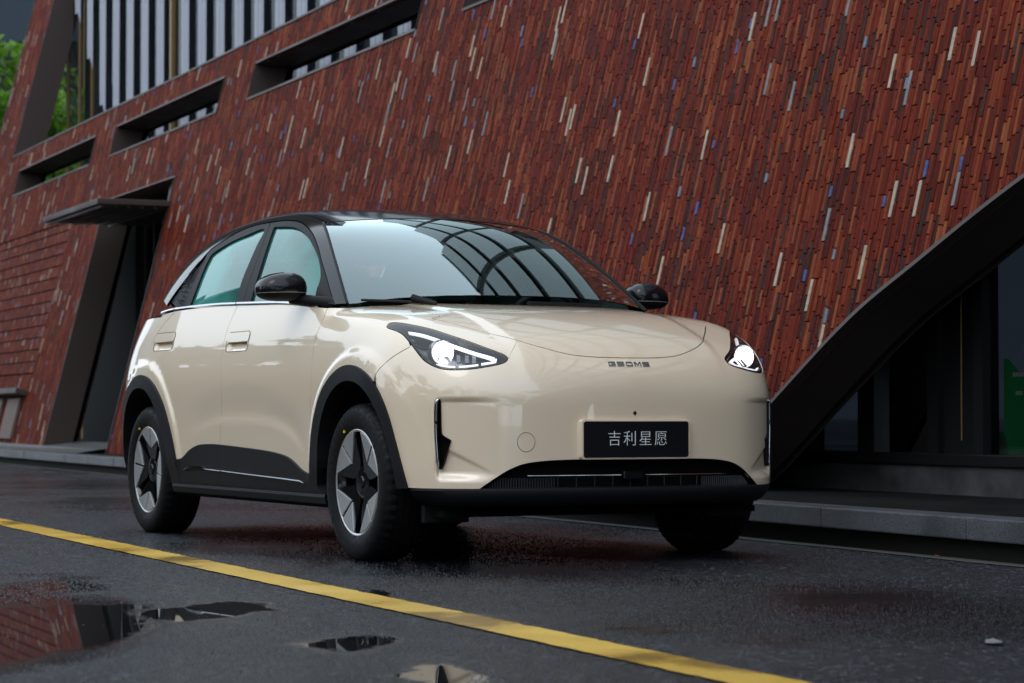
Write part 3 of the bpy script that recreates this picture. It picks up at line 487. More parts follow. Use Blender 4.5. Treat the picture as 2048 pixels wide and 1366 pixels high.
gr_ = np.random.default_rng(5); NG = 150000
rr_g = 1/gr_.uniform(1/17., 1/4.6, NG); an = R_(YAW)+gr_.uniform(-R_(15), R_(15), NG); gx = CAM[0]+rr_g*np.cos(an); gy = CAM[1]+rr_g*np.sin(an)
keep = (gy < KY(gx)-.06) & ~((gy < -1.437-.0739*gx+.004) & (gy > -1.606-.0728*gx-.004))
for pxl in ((-260, 340, 1180, 1342), (280, 560, 1196, 1250), (560, 800, 1268, 1310), (790, 950, 1322, 1380), (690, 790, 1178, 1200)):
    cx, cy, rl, rd_ = pool(*pxl); dx, dy = gx-cx, gy-cy; a_ = (dx*VD[0]+dy*VD[1])/rd_; b2 = (dx*VR[0]+dy*VR[1])/rl; keep &= (np.hypot(a_, b2) > gr_.uniform(.78, 1.02, NG)) | (gr_.random(NG) < .006)
for pxl in SOFT:
    cx, cy, rl, rd_ = pool(*pxl); dx, dy = gx-cx, gy-cy; a_ = (dx*VD[0]+dy*VD[1])/rd_; b2 = (dx*VR[0]+dy*VR[1])/rl; keep &= (np.hypot(a_, b2) > gr_.uniform(.3, 1.1, NG))
gx, gy = gx[keep], gy[keep]; n_g = len(gx); sz = gr_.uniform(.0020, .0042, n_g)*np.clip(np.hypot(gx-CAM[0], gy-CAM[1])/7, .8, 1.5); hg = sz*gr_.uniform(.35, .8, n_g); ph = gr_.uniform(0, 6.28, n_g)
Vg = np.zeros((n_g, 6, 3))
for k in range(5):
    rad = sz*gr_.uniform(.7, 1.3, n_g); Vg[:, k, 0] = gx+rad*np.cos(ph+k*1.2566); Vg[:, k, 1] = gy+rad*np.sin(ph+k*1.2566); Vg[:, k, 2] = -.001
Vg[:, 5, 0] = gx+sz*gr_.uniform(-.4, .4, n_g); Vg[:, 5, 1] = gy+sz*gr_.uniform(-.4, .4, n_g); Vg[:, 5, 2] = hg
idx = (np.arange(n_g)*6)[:, None, None]+np.array([[k, (k+1) % 5, 5] for k in range(5)])[None]; Fg = idx.reshape(-1, 3)
m = mat('wet_grit', (.03, .031, .036), .28, spec=.30); bsdf(m).inputs['Specular Tint'].default_value = (.85, .9, 1, 1); n1 = noise(m, 90, 1, .5, objco(m)); r = ramp(m, n1.outputs[0], [(.35, (.003, .0032, .0045)), (.55, (.010, .0108, .0145)), (.7, (.05, .054, .068))]); lk(m, r.outputs[0], bsdf(m).inputs['Base Color'])
me = bpy.data.meshes.new('asphalt_grit'); me.vertices.add(n_g*6); me.vertices.foreach_set('co', Vg.reshape(-1)); me.loops.add(len(Fg)*3); me.loops.foreach_set('vertex_index', Fg.reshape(-1).astype(np.int32)); me.polygons.add(len(Fg)); me.polygons.foreach_set('loop_start', np.arange(len(Fg), dtype=np.int32)*3); me.polygons.foreach_set('loop_total', np.full(len(Fg), 3, np.int32)); me.update(calc_edges=True); me.validate(); me.materials.append(MATS['wet_grit'])
o = bpy.data.objects.new('asphalt_grit', me); COL.objects.link(o); o['kind'] = 'stuff'; o['label'] = 'coarse wet stone grain of the asphalt road surface'
# ---------------------------------------------------------------- car body surface (implicit, car frame: x forward, y left, z up)
def nspl(xs, ys):
    o = np.argsort(xs); xs = np.array(xs, float)[o]; ys = np.array(ys, float)[o]
    n = len(xs); h = np.diff(xs); A = np.zeros((n, n)); b = np.zeros(n)
    A[0, 0] = A[-1, -1] = 1
    for i in range(1, n-1):
        A[i, i-1] = h[i-1]; A[i, i] = 2*(h[i-1]+h[i]); A[i, i+1] = h[i]
        b[i] = 6*((ys[i+1]-ys[i])/h[i]-(ys[i]-ys[i-1])/h[i-1])
    m = np.linalg.solve(A, b)
    def f(x):
        x = np.asarray(x, float)
        i = np.clip(np.searchsorted(xs, x)-1, 0, n-2)
        hh = h[i]; t = x-xs[i]; u = xs[i+1]-x
        v = (m[i]*u**3+m[i+1]*t**3)/(6*hh)+(ys[i]/hh-m[i]*hh/6)*u+(ys[i+1]/hh-m[i+1]*hh/6)*t
        s0 = (ys[1]-ys[0])/h[0]-h[0]*(2*m[0]+m[1])/6
        s1 = (ys[-1]-ys[-2])/h[-1]+h[-1]*(2*m[-1]+m[-2])/6
        v = np.where(x < xs[0], ys[0]+s0*(x-xs[0]), v)
        return np.where(x > xs[-1], ys[-1]+s1*(x-xs[-1]), v)
    return f
def smax(a, b, k):
    h = np.maximum(k-np.abs(a-b), 0)/k
    return np.maximum(a, b)+h**3*k/6
def sst(a, b, x):
    t = np.clip((x-a)/(b-a), 0, 1); return t*t*t*(t*(6*t-15)+10)

PL = nspl([-3.35, -3.0, -2.65, -2.0, -1.3, -.6, 0, .35, .6, .85], [.80, .855, .882, .878, .874, .875, .880, .888, .888, .882])
PZ = nspl([.10, .2, .28, .38, .5, .65, .75, .85, .95, 1.05, 1.15], [-.09, -.045, -.02, -.010, -.004, .003, .002, -.010, -.030, -.058, -.090])
XC = nspl([.12, .2, .28, .42, .6, .7, .78, .86, .95], [.715, .75, .763, .766, .766, .762, .75, .725, .68])
HC = nspl([.85, .75, .65, .5, .35, .2, 0, -.2, -.4, -.8], [.72, .80, .872, .94, .985, 1.017, 1.045, 1.065, 1.08, 1.10])
XR = nspl([.2, .4, .6, .8, .9, 1.0, 1.1, 1.2], [-3.30, -3.36, -3.375, -3.355, -3.31, -3.235, -3.13, -3.0])
def arch_r(x, z, xc):
    return np.sqrt((x-xc)**2+(z-.33)**2)
def Yh(x, z):
    y = PL(x)+PZ(z)
    w = sst(-2.15, -1.75, x)*(1-sst(-.75, -.42, x))
    q = (x+1.32)/.80; za = .745-.13*q*q; zo = .595-.13*q*q*q*q-.03*q*q
    y = y-w*.011*sst(-.02, .16, za-z)+w*.008*sst(-.02, .06, zo-z)
    y = y-.035*sst(.72, 1.0, z)*sst(-.25, .4, x)-.03*sst(.85, 1.1, z)*(1-sst(-3.3, -2.9, x))
    for xc in (0.03, -2.65):
        y = y+.012*(1-sst(.50, .55, arch_r(x, z, xc)))*sst(.28, .40, z)
    return y
def Xf(y, z):
    a = np.abs(y)
    return XC(z)-.15*a**2-.55*a**6-.05*sst(.6, .9, z)*a
def pocket(x, y, z):
    a = np.abs(y)
    zt = .655+0*a                      # upper ledge
    zb = .455-.62*np.clip(.735-a, 0, 1)   # lower crease falling towards the centre
    r = sst(.50, .735, a)
    up = (1-sst(zt-.018, zt+.006, z))*sst(zb-.012, zb+.012, z)
    lo = (1-sst(zb-.012, zb+.012, z))*sst(.322, .375, z)
    return .016*r*up*(1-sst(.75, .775, a))+.030*sst(.52, .735, a)*lo*(1-sst(.75, .775, a))
def H(x, y):
    a = np.abs(y)
    c = .50-.05*sst(-.4, .6, x)
    return HC(x)-(.02+.09*sst(.1, .65, x))*a**2-.04*a**4-.008*sst(c-.02, c+.05, a)+.3*(1-sst(-.75, -.35, x))
def f_low(P, pk=True):
    x, y, z = P[..., 0], P[..., 1], P[..., 2]
    g = x-Xf(y, z)
    if pk: g = g+pocket(x, y, z)
    s = smax(np.abs(y)-Yh(x, z), g, .22)
    s = smax(s, XR(z)-.12*(np.abs(y)/.8)**4*-1-x, .30)
    return smax(s, z-H(x, y), .17)
TP = nspl([.05, -.1, -.3, -.6, -.85, -1.1, -1.4, -1.7, -2.1, -2.5, -2.85, -3.05, -3.2, -3.32], [.975, 1.065, 1.183, 1.345, 1.453, 1.518, 1.565, 1.585, 1.580, 1.530, 1.400, 1.275, 1.13, .95])
GX = nspl([0, -.5, -1.0, -1.5, -2.0, -2.5, -3.0, -3.4], [-.02, 0, .008, .008, 0, -.022, -.075, -.14])
def Yg(x, z):
    t = z-1.08
    return .795+GX(x)-.25*t-.42*t*np.abs(t)
def Top(x, y):
    a = np.abs(y)
    w = sst(-1.6, -.7, x)
    r = 1-sst(-3.2, -2.4, x)
    return TP(x+.30*a**2*w-.18*a**2*r)-.09*a**2-.10*a**4
def f_gh(P):
    x, y, z = P[..., 0], P[..., 1], P[..., 2]
    return smax(z-Top(x, y), np.abs(y)-Yg(x, z), .16)
def march(f, O, D, t0, t1, n=160, it=0):
    """first crossing (outside -> inside) of f along rays, found by repeated subdivision; nan where none"""
    O = np.broadcast_to(O, D.shape); N = len(D); res = np.full(N, np.nan)
    for c0 in range(0, N, 400):
        o = O[c0:c0+400]; d = D[c0:c0+400]; m = len(d)
        a = np.full(m, float(t0)); b = np.full(m, float(t1)); k = n; ok = np.ones(m, bool)
        for level in range(4):
            ts = a[:, None]+(b-a)[:, None]*np.linspace(0, 1, k)[None]
            v = f(o[:, None]+d[:, None]*ts[..., None]); ins = v <= 0
            if level == 0: ok = ins.any(1) & ~ins[:, 0]
            i = np.clip(np.argmax(ins, 1), 1, k-1); r = np.arange(m)
            a, b, va, vb = ts[r, i-1], ts[r, i], v[r, i-1], v[r, i]; k = 9
        t = a+(b-a)*np.clip(va/np.where(va-vb == 0, 1, va-vb), 0, 1)
        res[c0:c0+400] = np.where(ok, t, np.nan)
    return res
def grad(f, P, e=2e-4):
    g = np.stack([f(P+np.array(d)*e)-f(P-np.array(d)*e) for d in ((1, 0, 0), (0, 1, 0), (0, 0, 1))], -1)
    return g/np.maximum(np.linalg.norm(g, axis=-1, keepdims=True), 1e-9)
# ---------------------------------------------------------------- panels cut out of the body surface
FAMS = {}
class Fam:
    def __init__(s, to2, ray): s.to2, s.ray = to2, ray
AXZ = .55
def _tube_to2(P): return np.stack([P[:, 0], np.arctan2(P[:, 2]-AXZ, np.abs(P[:, 1])*np.sign(-P[:, 1]+1e-12))*.8], 1)
def _tube_ray(q):
    ph = q[:, 1]/.8; D = np.stack([0*ph, -np.cos(ph), np.sin(ph)], 1); O = np.stack([q[:, 0], 0*ph, 0*ph+AXZ], 1)
    return O+D*1.5, -D, 1.5
TUBE = Fam(_tube_to2, _tube_ray)
SC0 = np.array([-.45, 0, .5])
def _sph_to2(P):
    d = P-SC0; return np.stack([np.arctan2(d[:, 1], d[:, 0])*1.05, np.arctan2(d[:, 2], np.hypot(d[:, 0], d[:, 1]))*1.05], 1)
def _sph_ray(q):
    a, e = q[:, 0]/1.05, q[:, 1]/1.05; D = np.stack([np.cos(a)*np.cos(e), np.sin(a)*np.cos(e), np.sin(e)], 1)
    return SC0+D*1.8, -D, 1.8
SPH = Fam(_sph_to2, _sph_ray)
def _cyl_to2(P): return np.stack([np.arctan2(P[:, 1], P[:, 0]+.45)*1.1, P[:, 2]], 1)
def _cyl_ray(q):
    a = q[:, 0]/1.1; D = np.stack([np.cos(a), np.sin(a), 0*a], 1); O = np.stack([0*a-.45, 0*a, q[:, 1]], 1)
    return O+D*1.8, -D, 1.8
CYL = Fam(_cyl_to2, _cyl_ray)
def _side_to2(P): return P[:, [0, 2]]
def _side_ray(q): return np.stack([q[:, 0], 0*q[:, 0]-1.3, q[:, 1]], 1), np.tile([0., 1, 0], (len(q), 1)), 1.3
SIDE = Fam(_side_to2, _side_ray)
def hit_px(f, px):
    D = pray(px); t = march(f, CAM, D, 7.2, 13.5, n=500, it=30); P = CAM+D*t[:, None]
    if np.isnan(P).any(): raise ValueError('outline misses body: %s' % [p for p, q in zip(np.atleast_2d(px), P) if np.isnan(q[0])])
    return P
def smooth_px(pts, n=6, closed=False):
    p = np.array(pts, float); m = len(p); out = []
    rngi = range(m) if closed else range(m-1)
    for i in rngi:
        p0, p1, p2, p3 = (p[(i-1) % m] if closed or i > 0 else p[0]), p[i], p[(i+1) % m], (p[(i+2) % m] if closed or i+2 < m else p[-1])
        for j in range(n):
            t = j/n; out.append(.5*((2*p1)+(-p0+p2)*t+(2*p0-5*p1+4*p2-p3)*t*t+(-p0+3*p1-3*p2+p3)*t**3))
    if not closed: out.append(p[-1])
    return np.array(out)
def inside(poly, Q):
    x, y = Q[:, 0], Q[:, 1]; c = np.zeros(len(Q), bool); n = len(poly)
    for i in range(n):
        (x0, y0), (x1, y1) = poly[i], poly[(i+1) % n]
        m = ((y0 > y) != (y1 > y)); xi = x0+(y-y0)*(x1-x0)/((y1-y0) if y1 != y0 else 1e-12); c ^= m & (x < xi)
    return c
def resample(poly, step):
    out = []; n = len(poly)
    for i in range(n):
        a, b = poly[i], poly[(i+1) % n]; L = np.linalg.norm(b-a)
        if L < 1e-6: continue
        k = max(1, int(math.ceil(L/step)))
        out += [a+(b-a)*j/k for j in range(k)]
    o = [out[0]]
    for q in out[1:]:
        if np.linalg.norm(q-o[-1]) > step*.12: o.append(q)
    return np.array(o)
def inset(poly, g):
    a = np.roll(poly, 1, 0); b = np.roll(poly, -1, 0); t = b-a; t /= np.maximum(np.linalg.norm(t, axis=1, keepdims=True), 1e-9)
    n = np.stack([-t[:, 1], t[:, 0]], 1)
    area = .5*np.sum(poly[:, 0]*np.roll(poly[:, 1], -1)-np.roll(poly[:, 0], -1)*poly[:, 1])
    return poly+n*g*(1 if area > 0 else -1)
def panel_geo(f, fam, loop, res=.02, off=0., thick=.014, gap=.0018, holes=(), nog=None):
    """loop: 3D points on (or near) the surface -> vertices, faces, normals of the trimmed panel with turned-in edges"""
    L2 = resample(fam.to2(np.array(loop)), res*.8); L0 = L2; L2 = inset(L2, gap)
    for A_, B_ in (nog or ()):         # joints without a visible gap
        a2, b2 = fam.to2(np.array([A_, B_])); t_ = np.clip(((L0-a2)@(b2-a2))/max((b2-a2)@(b2-a2), 1e-9), 0, 1); dd = np.linalg.norm(L0-(a2+t_[:, None]*(b2-a2)), axis=1)
        k_ = (dd < .004) & (t_ > .06) & (t_ < .94); L2[k_] = L0[k_]
    H2 = [inset(resample(fam.to2(np.array(h)), res*.5), -gap) for h in holes]
    lo, hi = L2.min(0), L2.max(0)
    gx, gy = np.meshgrid(np.arange(lo[0], hi[0], res), np.arange(lo[1], hi[1], res)); Q = np.stack([gx.ravel(), gy.ravel()], 1)
    k = inside(L2, Q)
    for h in H2: k &= ~inside(h, Q)
    Q = Q[k]; B = np.concatenate([L2]+H2)
    if len(Q):
        keep = np.ones(len(Q), bool)
        for i in range(0, len(Q), 2000):
            d = np.min(((Q[i:i+2000, None]-B[None])**2).sum(-1), 1); keep[i:i+2000] = d > (res*.45)**2
        Q = Q[keep]
    pts = np.concatenate([B, Q]); E = []; k0 = 0
    for l in [L2]+H2:
        n = len(l); E += [(k0+i, k0+(i+1) % n) for i in range(n)]; k0 += n
    v, e, fc, *_ = delaunay_2d_cdt([Vector(p) for p in pts], E, [], 0, 1e-6)
    v = np.array([(q[0], q[1]) for q in v]); fc = np.array([t for t in fc if len(t) == 3])
    cen = v[fc].mean(1); k = inside(L2, cen)
    for h in H2: k &= ~inside(h, cen)
    fc = fc[k]; used = np.unique(fc); mp = -np.ones(len(v), int); mp[used] = np.arange(len(used)); fc = mp[fc]; v = v[used]
    O, D, t1 = fam.ray(v); t = march(f, O, D, 0, t1, n=90, it=20); P = O+D*t[:, None]
    bad = np.isnan(P[:, 0])
    if bad.any():
        fc = fc[~bad[fc].any(1)]; P[bad] = 0
    N = grad(f, P); P = P+N*off
    fn = np.cross(P[fc[:, 1]]-P[fc[:, 0]], P[fc[:, 2]]-P[fc[:, 0]]); flip = (fn*N[fc[:, 0]]).sum(1) < 0; fc[flip] = fc[flip][:, ::-1]
    V = list(P); NN = list(N); FF = [tuple(t) for t in fc]
    if thick:
        cnt = {}
        for a, b, c in fc:
            for p, q in ((a, b), (b, c), (c, a)):
                key = (min(p, q), max(p, q))
                if key in cnt: cnt[key] = None
                else: cnt[key] = (p, q)
        for pq in cnt.values():
            if pq is None: continue
            p, q = pq; a, b, c, d = P[p], P[q], P[q]-N[q]*thick, P[p]-N[p]*thick
            fnm = np.cross(b-d, a-c); l = np.linalg.norm(fnm)
            if l < 1e-12: continue
            fnm = np.cross(c-a, b-d)*-1/l if False else np.cross(d-a, b-a)/max(np.linalg.norm(np.cross(d-a, b-a)), 1e-12)
            k = len(V); V += [a, b, c, d]; NN += [fnm]*4; FF.append((k, k+3, k+2, k+1))
    return np.array(V), FF, np.array(NN)
def flipy(g):
    V, Fc, N = g; V = V.copy(); N = N.copy(); V[:, 1] *= -1; N[:, 1] *= -1
    return V, [t[::-1] for t in Fc], N
def put(name, g, m, parent, side=1, **props):
    V, Fc, N = g if side > 0 else flipy(g)
    return mesh_obj(name, V, Fc, m, parent, normals=N, **props)
def mir(P): P = np.array(P, float).copy(); P[:, 1] *= -1; return P
def surf_pts(f, fam, P3):          # drop rough 3D points onto the surface
    O, D, t1 = fam.ray(fam.to2(np.array(P3, float))); t = march(f, O, D, 0, t1, n=120, it=24); return O+D*t[:, None]

# ---------------------------------------------------------------- car materials
m = mat('cream_paint', (.78, .635, .475), .35, coat=1., coat_rough=.015); bsdf(m).inputs['Coat IOR'].default_value = 1.75
mat('gloss_black', (.006, .006, .008), .12, coat=.12, coat_rough=.02, spec=.35)
m = mat('black_plastic', (.009, .009, .011), .55, spec=.2); n = noise(m, 900, 2, vec=objco(m)); bump(m, n.outputs[0], .12, .002)
mat('dark_void', (.004, .004, .004), .9, spec=.1)
mat('chrome', (.55, .56, .58), .10, metal=1.)
mat('machined_alloy', (.58, .585, .59), .32, metal=.75)
mat('rim_black', (.004, .004, .005), .12, spec=.5)
m = mat('tyre_rubber', (.006, .006, .007), .7, spec=.18); n = noise(m, 60, 3, vec=objco(m)); r = ramp(m, n.outputs[0], [(.35, .5), (.7, .8)]); lk(m, r.outputs[0], bsdf(m).inputs['Roughness'])
mat('tyre_letter', (.03, .03, .032), .5)
mat('tyre_mark', (.75, .6, .02), .6)
thin_glass('car_glass', (.40, .55, .52), 1.52, film=(.07, .50, .41), film_w=.95, gain=1.1, refl=(.9, 1, 1))
thin_glass('windscreen_glass', (.5, .66, .64), 1.52, gain=2.6, refl=(.86, 1, 1))
thin_glass('lamp_lens', (.95, .96, .97), 1.5)
mat('lamp_housing', (.11, .113, .13), .3, metal=.8); mat('lamp_cell', (.16, .165, .18), .2, metal=.8)
mat('lamp_bezel', (.008, .008, .010), .5, spec=.3)
mat('daylight_strip', (.9, .9, .95), .3, emit=(.93, .92, 1.0), emit_s=1.5)
mat('lamp_beam', (1, 1, 1), .3, emit=(1., .98, .95), emit_s=26)
mat('lamp_reflector', (.42, .43, .46), .3, metal=.8)
mat('white_print', (.78, .79, .82), .4)
mat('plate_black', (.006, .007, .010), .25)
mat('seat_cloth', (.35, .37, .36), .8)
mat('cabin_dark', (.03, .033, .034), .7)
mat('headliner', (.45, .46, .44), .9)
mat('indicator', (.35, .33, .30), .15, coat=1.)
mat('handle_scoop', (.80, .655, .505), .4)
mat('seam_shadow', (.05, .045, .04), .8, spec=.2)
mat('badge_metal', (.25, .26, .28), .25, metal=1.)
mat('dark_chrome', (.22, .225, .235), .15, metal=1.)
mat('grille_plastic', (.022, .022, .027), .4)
mat('brake_disc', (.18, .18, .18), .4, metal=1.)

# ---------------------------------------------------------------- outlines read off the near side of the car (picture pixels)
Z1 = lambda p: zm(p, 240, 400, 4.2667)       # side windows
Z3 = lambda p: zm(p, 740, 600, 5.689)        # near headlight
Z5 = lambda p: zm(p, 800, 760, 4.5525)       # near bumper corner
Z7 = lambda p: zm(p, 600, 700, 3.177)        # front wheel
Z8 = lambda p: zm(p, 230, 640, 3.1047)       # rear wheel and doors
low = lambda P: f_low(P, True)
flat = lambda P: f_low(P, False)

car = thing('compact_hatchback', 'cream two-tone compact hatchback with black roof and headlights on, parked on the wet road', 'car')

# headlight outline
lamp_px = smooth_px(Z3([(190, 295), (215, 265), (260, 256), (350, 260), (500, 285), (700, 330), (900, 395), (1100, 460), (1300, 535), (1450, 590), (1535, 627), (1568, 668), (1540, 706), (1480, 730), (1350, 757), (1150, 787), (960, 796), (830, 787), (720, 752), (620, 692), (540, 600), (470, 505), (390, 410), (320, 362), (250, 337), (203, 318)]), 3, True)
lamp3 = hit_px(flat, lamp_px)
NL = 3   # samples per outline point
# hood edge: read on the far side, mirrored to the near side
hood_far = hit_px(flat, [(1409, 648), (1411, 656), (1407.7, 674), (1398.7, 690), (1380.8, 701), (1358, 710), (1335.8, 714), (1302, 716), (1257, 716)])
hood_far[-1, 1] = 0
hood_back = np.array([(.22, .60, 1.0), (.0, .625, 1.03), (-.2, .645, 1.05), (-.36, .66, 1.06)])
hood_edge_far = np.concatenate([hood_back[::-1], hood_far])            # from the cowl (far side) to the nose centre
hood_edge = surf_pts(flat, SPH, smooth_px(np.array(hood_edge_far), 5))
hood_edge_near = mir(hood_edge)
cowl = np.array([(-.36, .66), (-.26, .45), (-.19, .2), (-.175, 0), (-.19, -.2), (-.26, -.45), (-.36, -.66)])
cowl3 = surf_pts(flat, TUBE, np.stack([cowl[:, 0], cowl[:, 1], 0*cowl[:, 0]+1.05], 1))
hood_loop = np.concatenate([hood_edge[:-1], hood_edge_near[::-1], cowl3[::-1][1:-1]])
put('hood', panel_geo(low, TUBE, hood_loop, .022), 'cream_paint', car)

# seams
seam_bf = hit_px(flat, smooth_px(Z3([(462, 530), (360, 585), (230, 670), (120, 770), (60, 850)]), 4))     # bumper / fender, headlight -> arch
arch_f_out = smooth_px(Z7([(690, 878), (650, 730), (600, 540), (560, 400), (510, 275), (450, 175), (390, 118), (335, 97), (270, 112), (205, 170), (150, 260), (115, 370), (90, 500), (78, 650), (75, 790)]), 3)
arch_f_in = smooth_px(Z7([(628, 878), (595, 700), (560, 560), (520, 440), (460, 310), (400, 230), (340, 198), (285, 203), (230, 245), (185, 320), (150, 430), (130, 560), (125, 700), (125, 860)]), 3)
arch_r_out = smooth_px(Z8([(50, 600), (58, 500), (75, 420), (110, 365), (160, 338), (210, 350), (260, 420), (300, 520), (330, 640), (360, 790), (378, 860)]), 3)
def yplane(px, y):
    D = pray(px); return CAM+D*((y-CAM[1])/D[:, 1])[:, None]
AF = yplane(arch_f_out, -.895); AFi = yplane(arch_f_in, -.895)
# arches as clean curves about the wheel centres
def arch_curve(xc, rx, rz, z0, a0, a1, n=40):
    a = np.radians(np.linspace(a0, a1, n)); return np.stack([xc+rx*np.cos(a), 0*a-.89, z0+rz*np.sin(a)], 1)
drop = lambda P: surf_pts(flat, SIDE, P)
# fender: door seam, arch, bumper seam, headlight upper edge, hood edge
seam_fd = hit_px(flat, smooth_px([(655, 616), (645.5, 640), (634, 668), (626, 704), (621.8, 769), (620.5, 833), (621.5, 900), (623.3, 944)], 4))
AFc = np.array([(.58, .305), (.555, .37), (.525, .44), (.47, .535), (.41, .615), (.325, .70), (.24, .750), (.14, .782), (.03, .792), (-.08, .775), (-.18, .728), (-.27, .655), (-.335, .57), (-.375, .48), (-.39, .40), (-.395, .33)])
AFs = hit_px(flat, arch_f_out)[:, [0, 2]]
arc3 = np.stack([AFs[:, 0], 0*AFs[:, 0]-.88, AFs[:, 1]], 1)
under = np.stack([.03+(AFs[:, 0]-.03)*.93, 0*AFs[:, 0]-.88, .31+(AFs[:, 1]-.31)*.93], 1)      # panel edge hidden under the arch trim
i_seam = int(np.argmin(((arc3[:, [0, 2]]-seam_bf[-1][[0, 2]])**2).sum(1)))
lamp_tip = int(np.argmax(lamp_px[:, 0])); lamp_sw = int(np.argmin(((lamp_px-np.array(Z3([(462, 530)]))[0])**2).sum(1)))
lamp_up = lamp3[:lamp_tip+1]; lamp_rear = lamp3[lamp_sw:]            # upper edge rear->tip ; lower rear edge sw->rear tip
lamp_low = lamp3[lamp_tip:lamp_sw+1]                                  # tip -> sw along the bottom
i_h = int(np.argmin(((hood_edge_near-lamp3[lamp_tip])**2).sum(1)))
fender_loop = np.concatenate([seam_fd, drop(under[i_seam:][::-1]), seam_bf[::-1], lamp_rear[1:], lamp_up, hood_edge_near[2:i_h+1][::-1], surf_pts(flat, TUBE, [(-.36, -.74, 1.06)])])
NOG = [(lamp3[lamp_tip], hood_edge_near[i_h])]
g_fender = panel_geo(low, SPH, fender_loop, .014, nog=NOG)
# bumper: nose edge of the hood, headlight underside, fender seam, arch, lower edge, grille arch
grille_top = hit_px(flat, smooth_px(Z5([(725, 995), (850, 910), (950, 845), (1050, 795), (1150, 763), (1300, 742), (1500, 730), (1821, 724)]), 4))
gt = grille_top[np.argsort(grille_top[:, 1])]; gt = gt[gt[:, 1] < -.02]; gt = np.vstack([gt, [gt[-1, 0]+.004, 0, gt[-1, 2]+.001]])   # from the corner to the centre line
zlow = gt[0, 2]
low_edge = surf_pts(flat, CYL, [(x, y, zlow) for x, y in ((.52, -.80), (.57, -.765), (.62, -.72))])
half = np.concatenate([hood_edge_near[i_h:][::-1], lamp_low, seam_bf[1:], drop(under[:i_seam][::-1][1:]), low_edge, gt])   # nose centre -> grille centre
bump_loop = np.concatenate([half, mir(half[1:-1])[::-1]])
vent_px = np.array(Z5([(322, 185), (333, 174), (345, 171), (357, 176), (364, 190), (367, 300), (368, 400), (371, 480), (380, 500), (400, 515), (430, 533), (460, 550), (444, 600), (420, 672), (392, 760), (372, 808), (358, 814), (346, 800), (335, 730), (325, 640), (317, 530), (313, 400), (312, 300), (315, 220)]))
vent3 = hit_px(flat, vent_px)
front_bumper = put('front_bumper', panel_geo(low, CYL, bump_loop, .010, holes=[vent3, mir(vent3)[::-1]], nog=NOG+[(mir([a])[0], mir([b])[0]) for a, b in NOG]), 'cream_paint', car)

# doors
def rr(xa, xb, za, zb_, r, n=5):
    out = []
    for cx, cz, a0 in ((xb-r, za-r, 0), (xa+r, za-r, 90), (xa+r, zb_+r, 180), (xb-r, zb_+r, 270)): out += [(cx+r*math.cos(R_(a0+90*i/n)), cz+r*math.sin(R_(a0+90*i/n))) for i in range(n+1)]
    return np.array([(x, -.87, z) for x, z in out])
def pocket_loop(u0, v0, u1, v1):
    cs = hit_px(flat, [(u0, v0), (u1, v0), (u1, v1), (u0, v1)]); xa, xb = cs[:, 0].min(), cs[:, 0].max(); zt = cs[:2, 2].mean(); zb = cs[2:, 2].mean(); zmid = zt-(zt-zb)*.52
    L = rr(xa+.004, xb-.004, zmid-.002, zb, .02); return surf_pts(flat, SIDE, L)
HF, HR = (459, 665, 493.5, 701), (314.5, 667, 344, 699.5)
seam_bp = hit_px(flat, smooth_px([(474.5, 613), (466, 632), (455, 658), (447, 690), (443, 724), (442.5, 770), (443, 815), (441, 870), (441.5, 930), (443, 950)], 3))
seam_rd = hit_px(flat, smooth_px([(352.5, 621.5), (335, 640), (318, 662), (305.7, 683), (299, 710), (298, 738), (303, 765)], 3))
belt_px = [(475.5, 610.5), (544, 608.5), (582, 609.5), (624, 613.5), (655, 616)]
belt_f = hit_px(flat, smooth_px(belt_px, 3))
belt_r = hit_px(flat, smooth_px([(352.5, 621.5), (400, 615.5), (440, 612.2), (474.5, 610.8)], 3))
sillz = .315
bot_f = drop(np.array([(seam_bp[-1][0], -.86, sillz), (-1.2, -.86, sillz), (-.8, -.86, sillz), (seam_fd[-1][0], -.86, sillz)]))
fd_loop = np.concatenate([belt_f, seam_fd[1:], bot_f[::-1], seam_bp[::-1][:-1]])
g_fdoor = panel_geo(low, TUBE, fd_loop, .02, holes=[pocket_loop(*HF)])
ARc = np.array([(-3.11, .33), (-3.10, .42), (-3.07, .52), (-3.0, .64), (-2.90, .72), (-2.78, .775), (-2.65, .793), (-2.53, .777), (-2.42, .735), (-2.32, .665), (-2.25, .58), (-2.20, .49), (-2.165, .41), (-2.14, .34)])
ARs = smooth_px(ARc, 3); arcr3 = np.stack([ARs[:, 0], 0*ARs[:, 0]-.88, ARs[:, 1]], 1)
underr = np.stack([-2.63+(ARs[:, 0]+2.63)*.93, 0*ARs[:, 0]-.88, .31+(ARs[:, 1]-.31)*.93], 1)
j_seam = int(np.argmin(((underr[:, [0, 2]]-seam_rd[-1][[0, 2]])**2).sum(1)))
bot_r = drop(np.array([(-2.13, -.86, sillz), (-1.9, -.86, sillz), (seam_bp[-1][0], -.86, sillz)]))
rd_loop = np.concatenate([belt_r, seam_bp[1:], bot_r[::-1], drop(underr[j_seam:][::-1]), seam_rd[::-1][:-1]])
g_rdoor = panel_geo(low, TUBE, rd_loop, .02, holes=[pocket_loop(*HR)])
# quarter panel and tail
qp = np.concatenate([seam_rd, drop(underr[:j_seam][::-1]), surf_pts(flat, TUBE, [(-3.15, -.8, .33), (-3.25, -.7, .33), (-3.27, -.5, .7), (-3.2, -.45, .98), (-3.05, -.70, 1.02)]), hit_px(flat, [(322, 634), (327, 629), (340, 625)])])
g_quarter = panel_geo(low, TUBE, qp, .03)

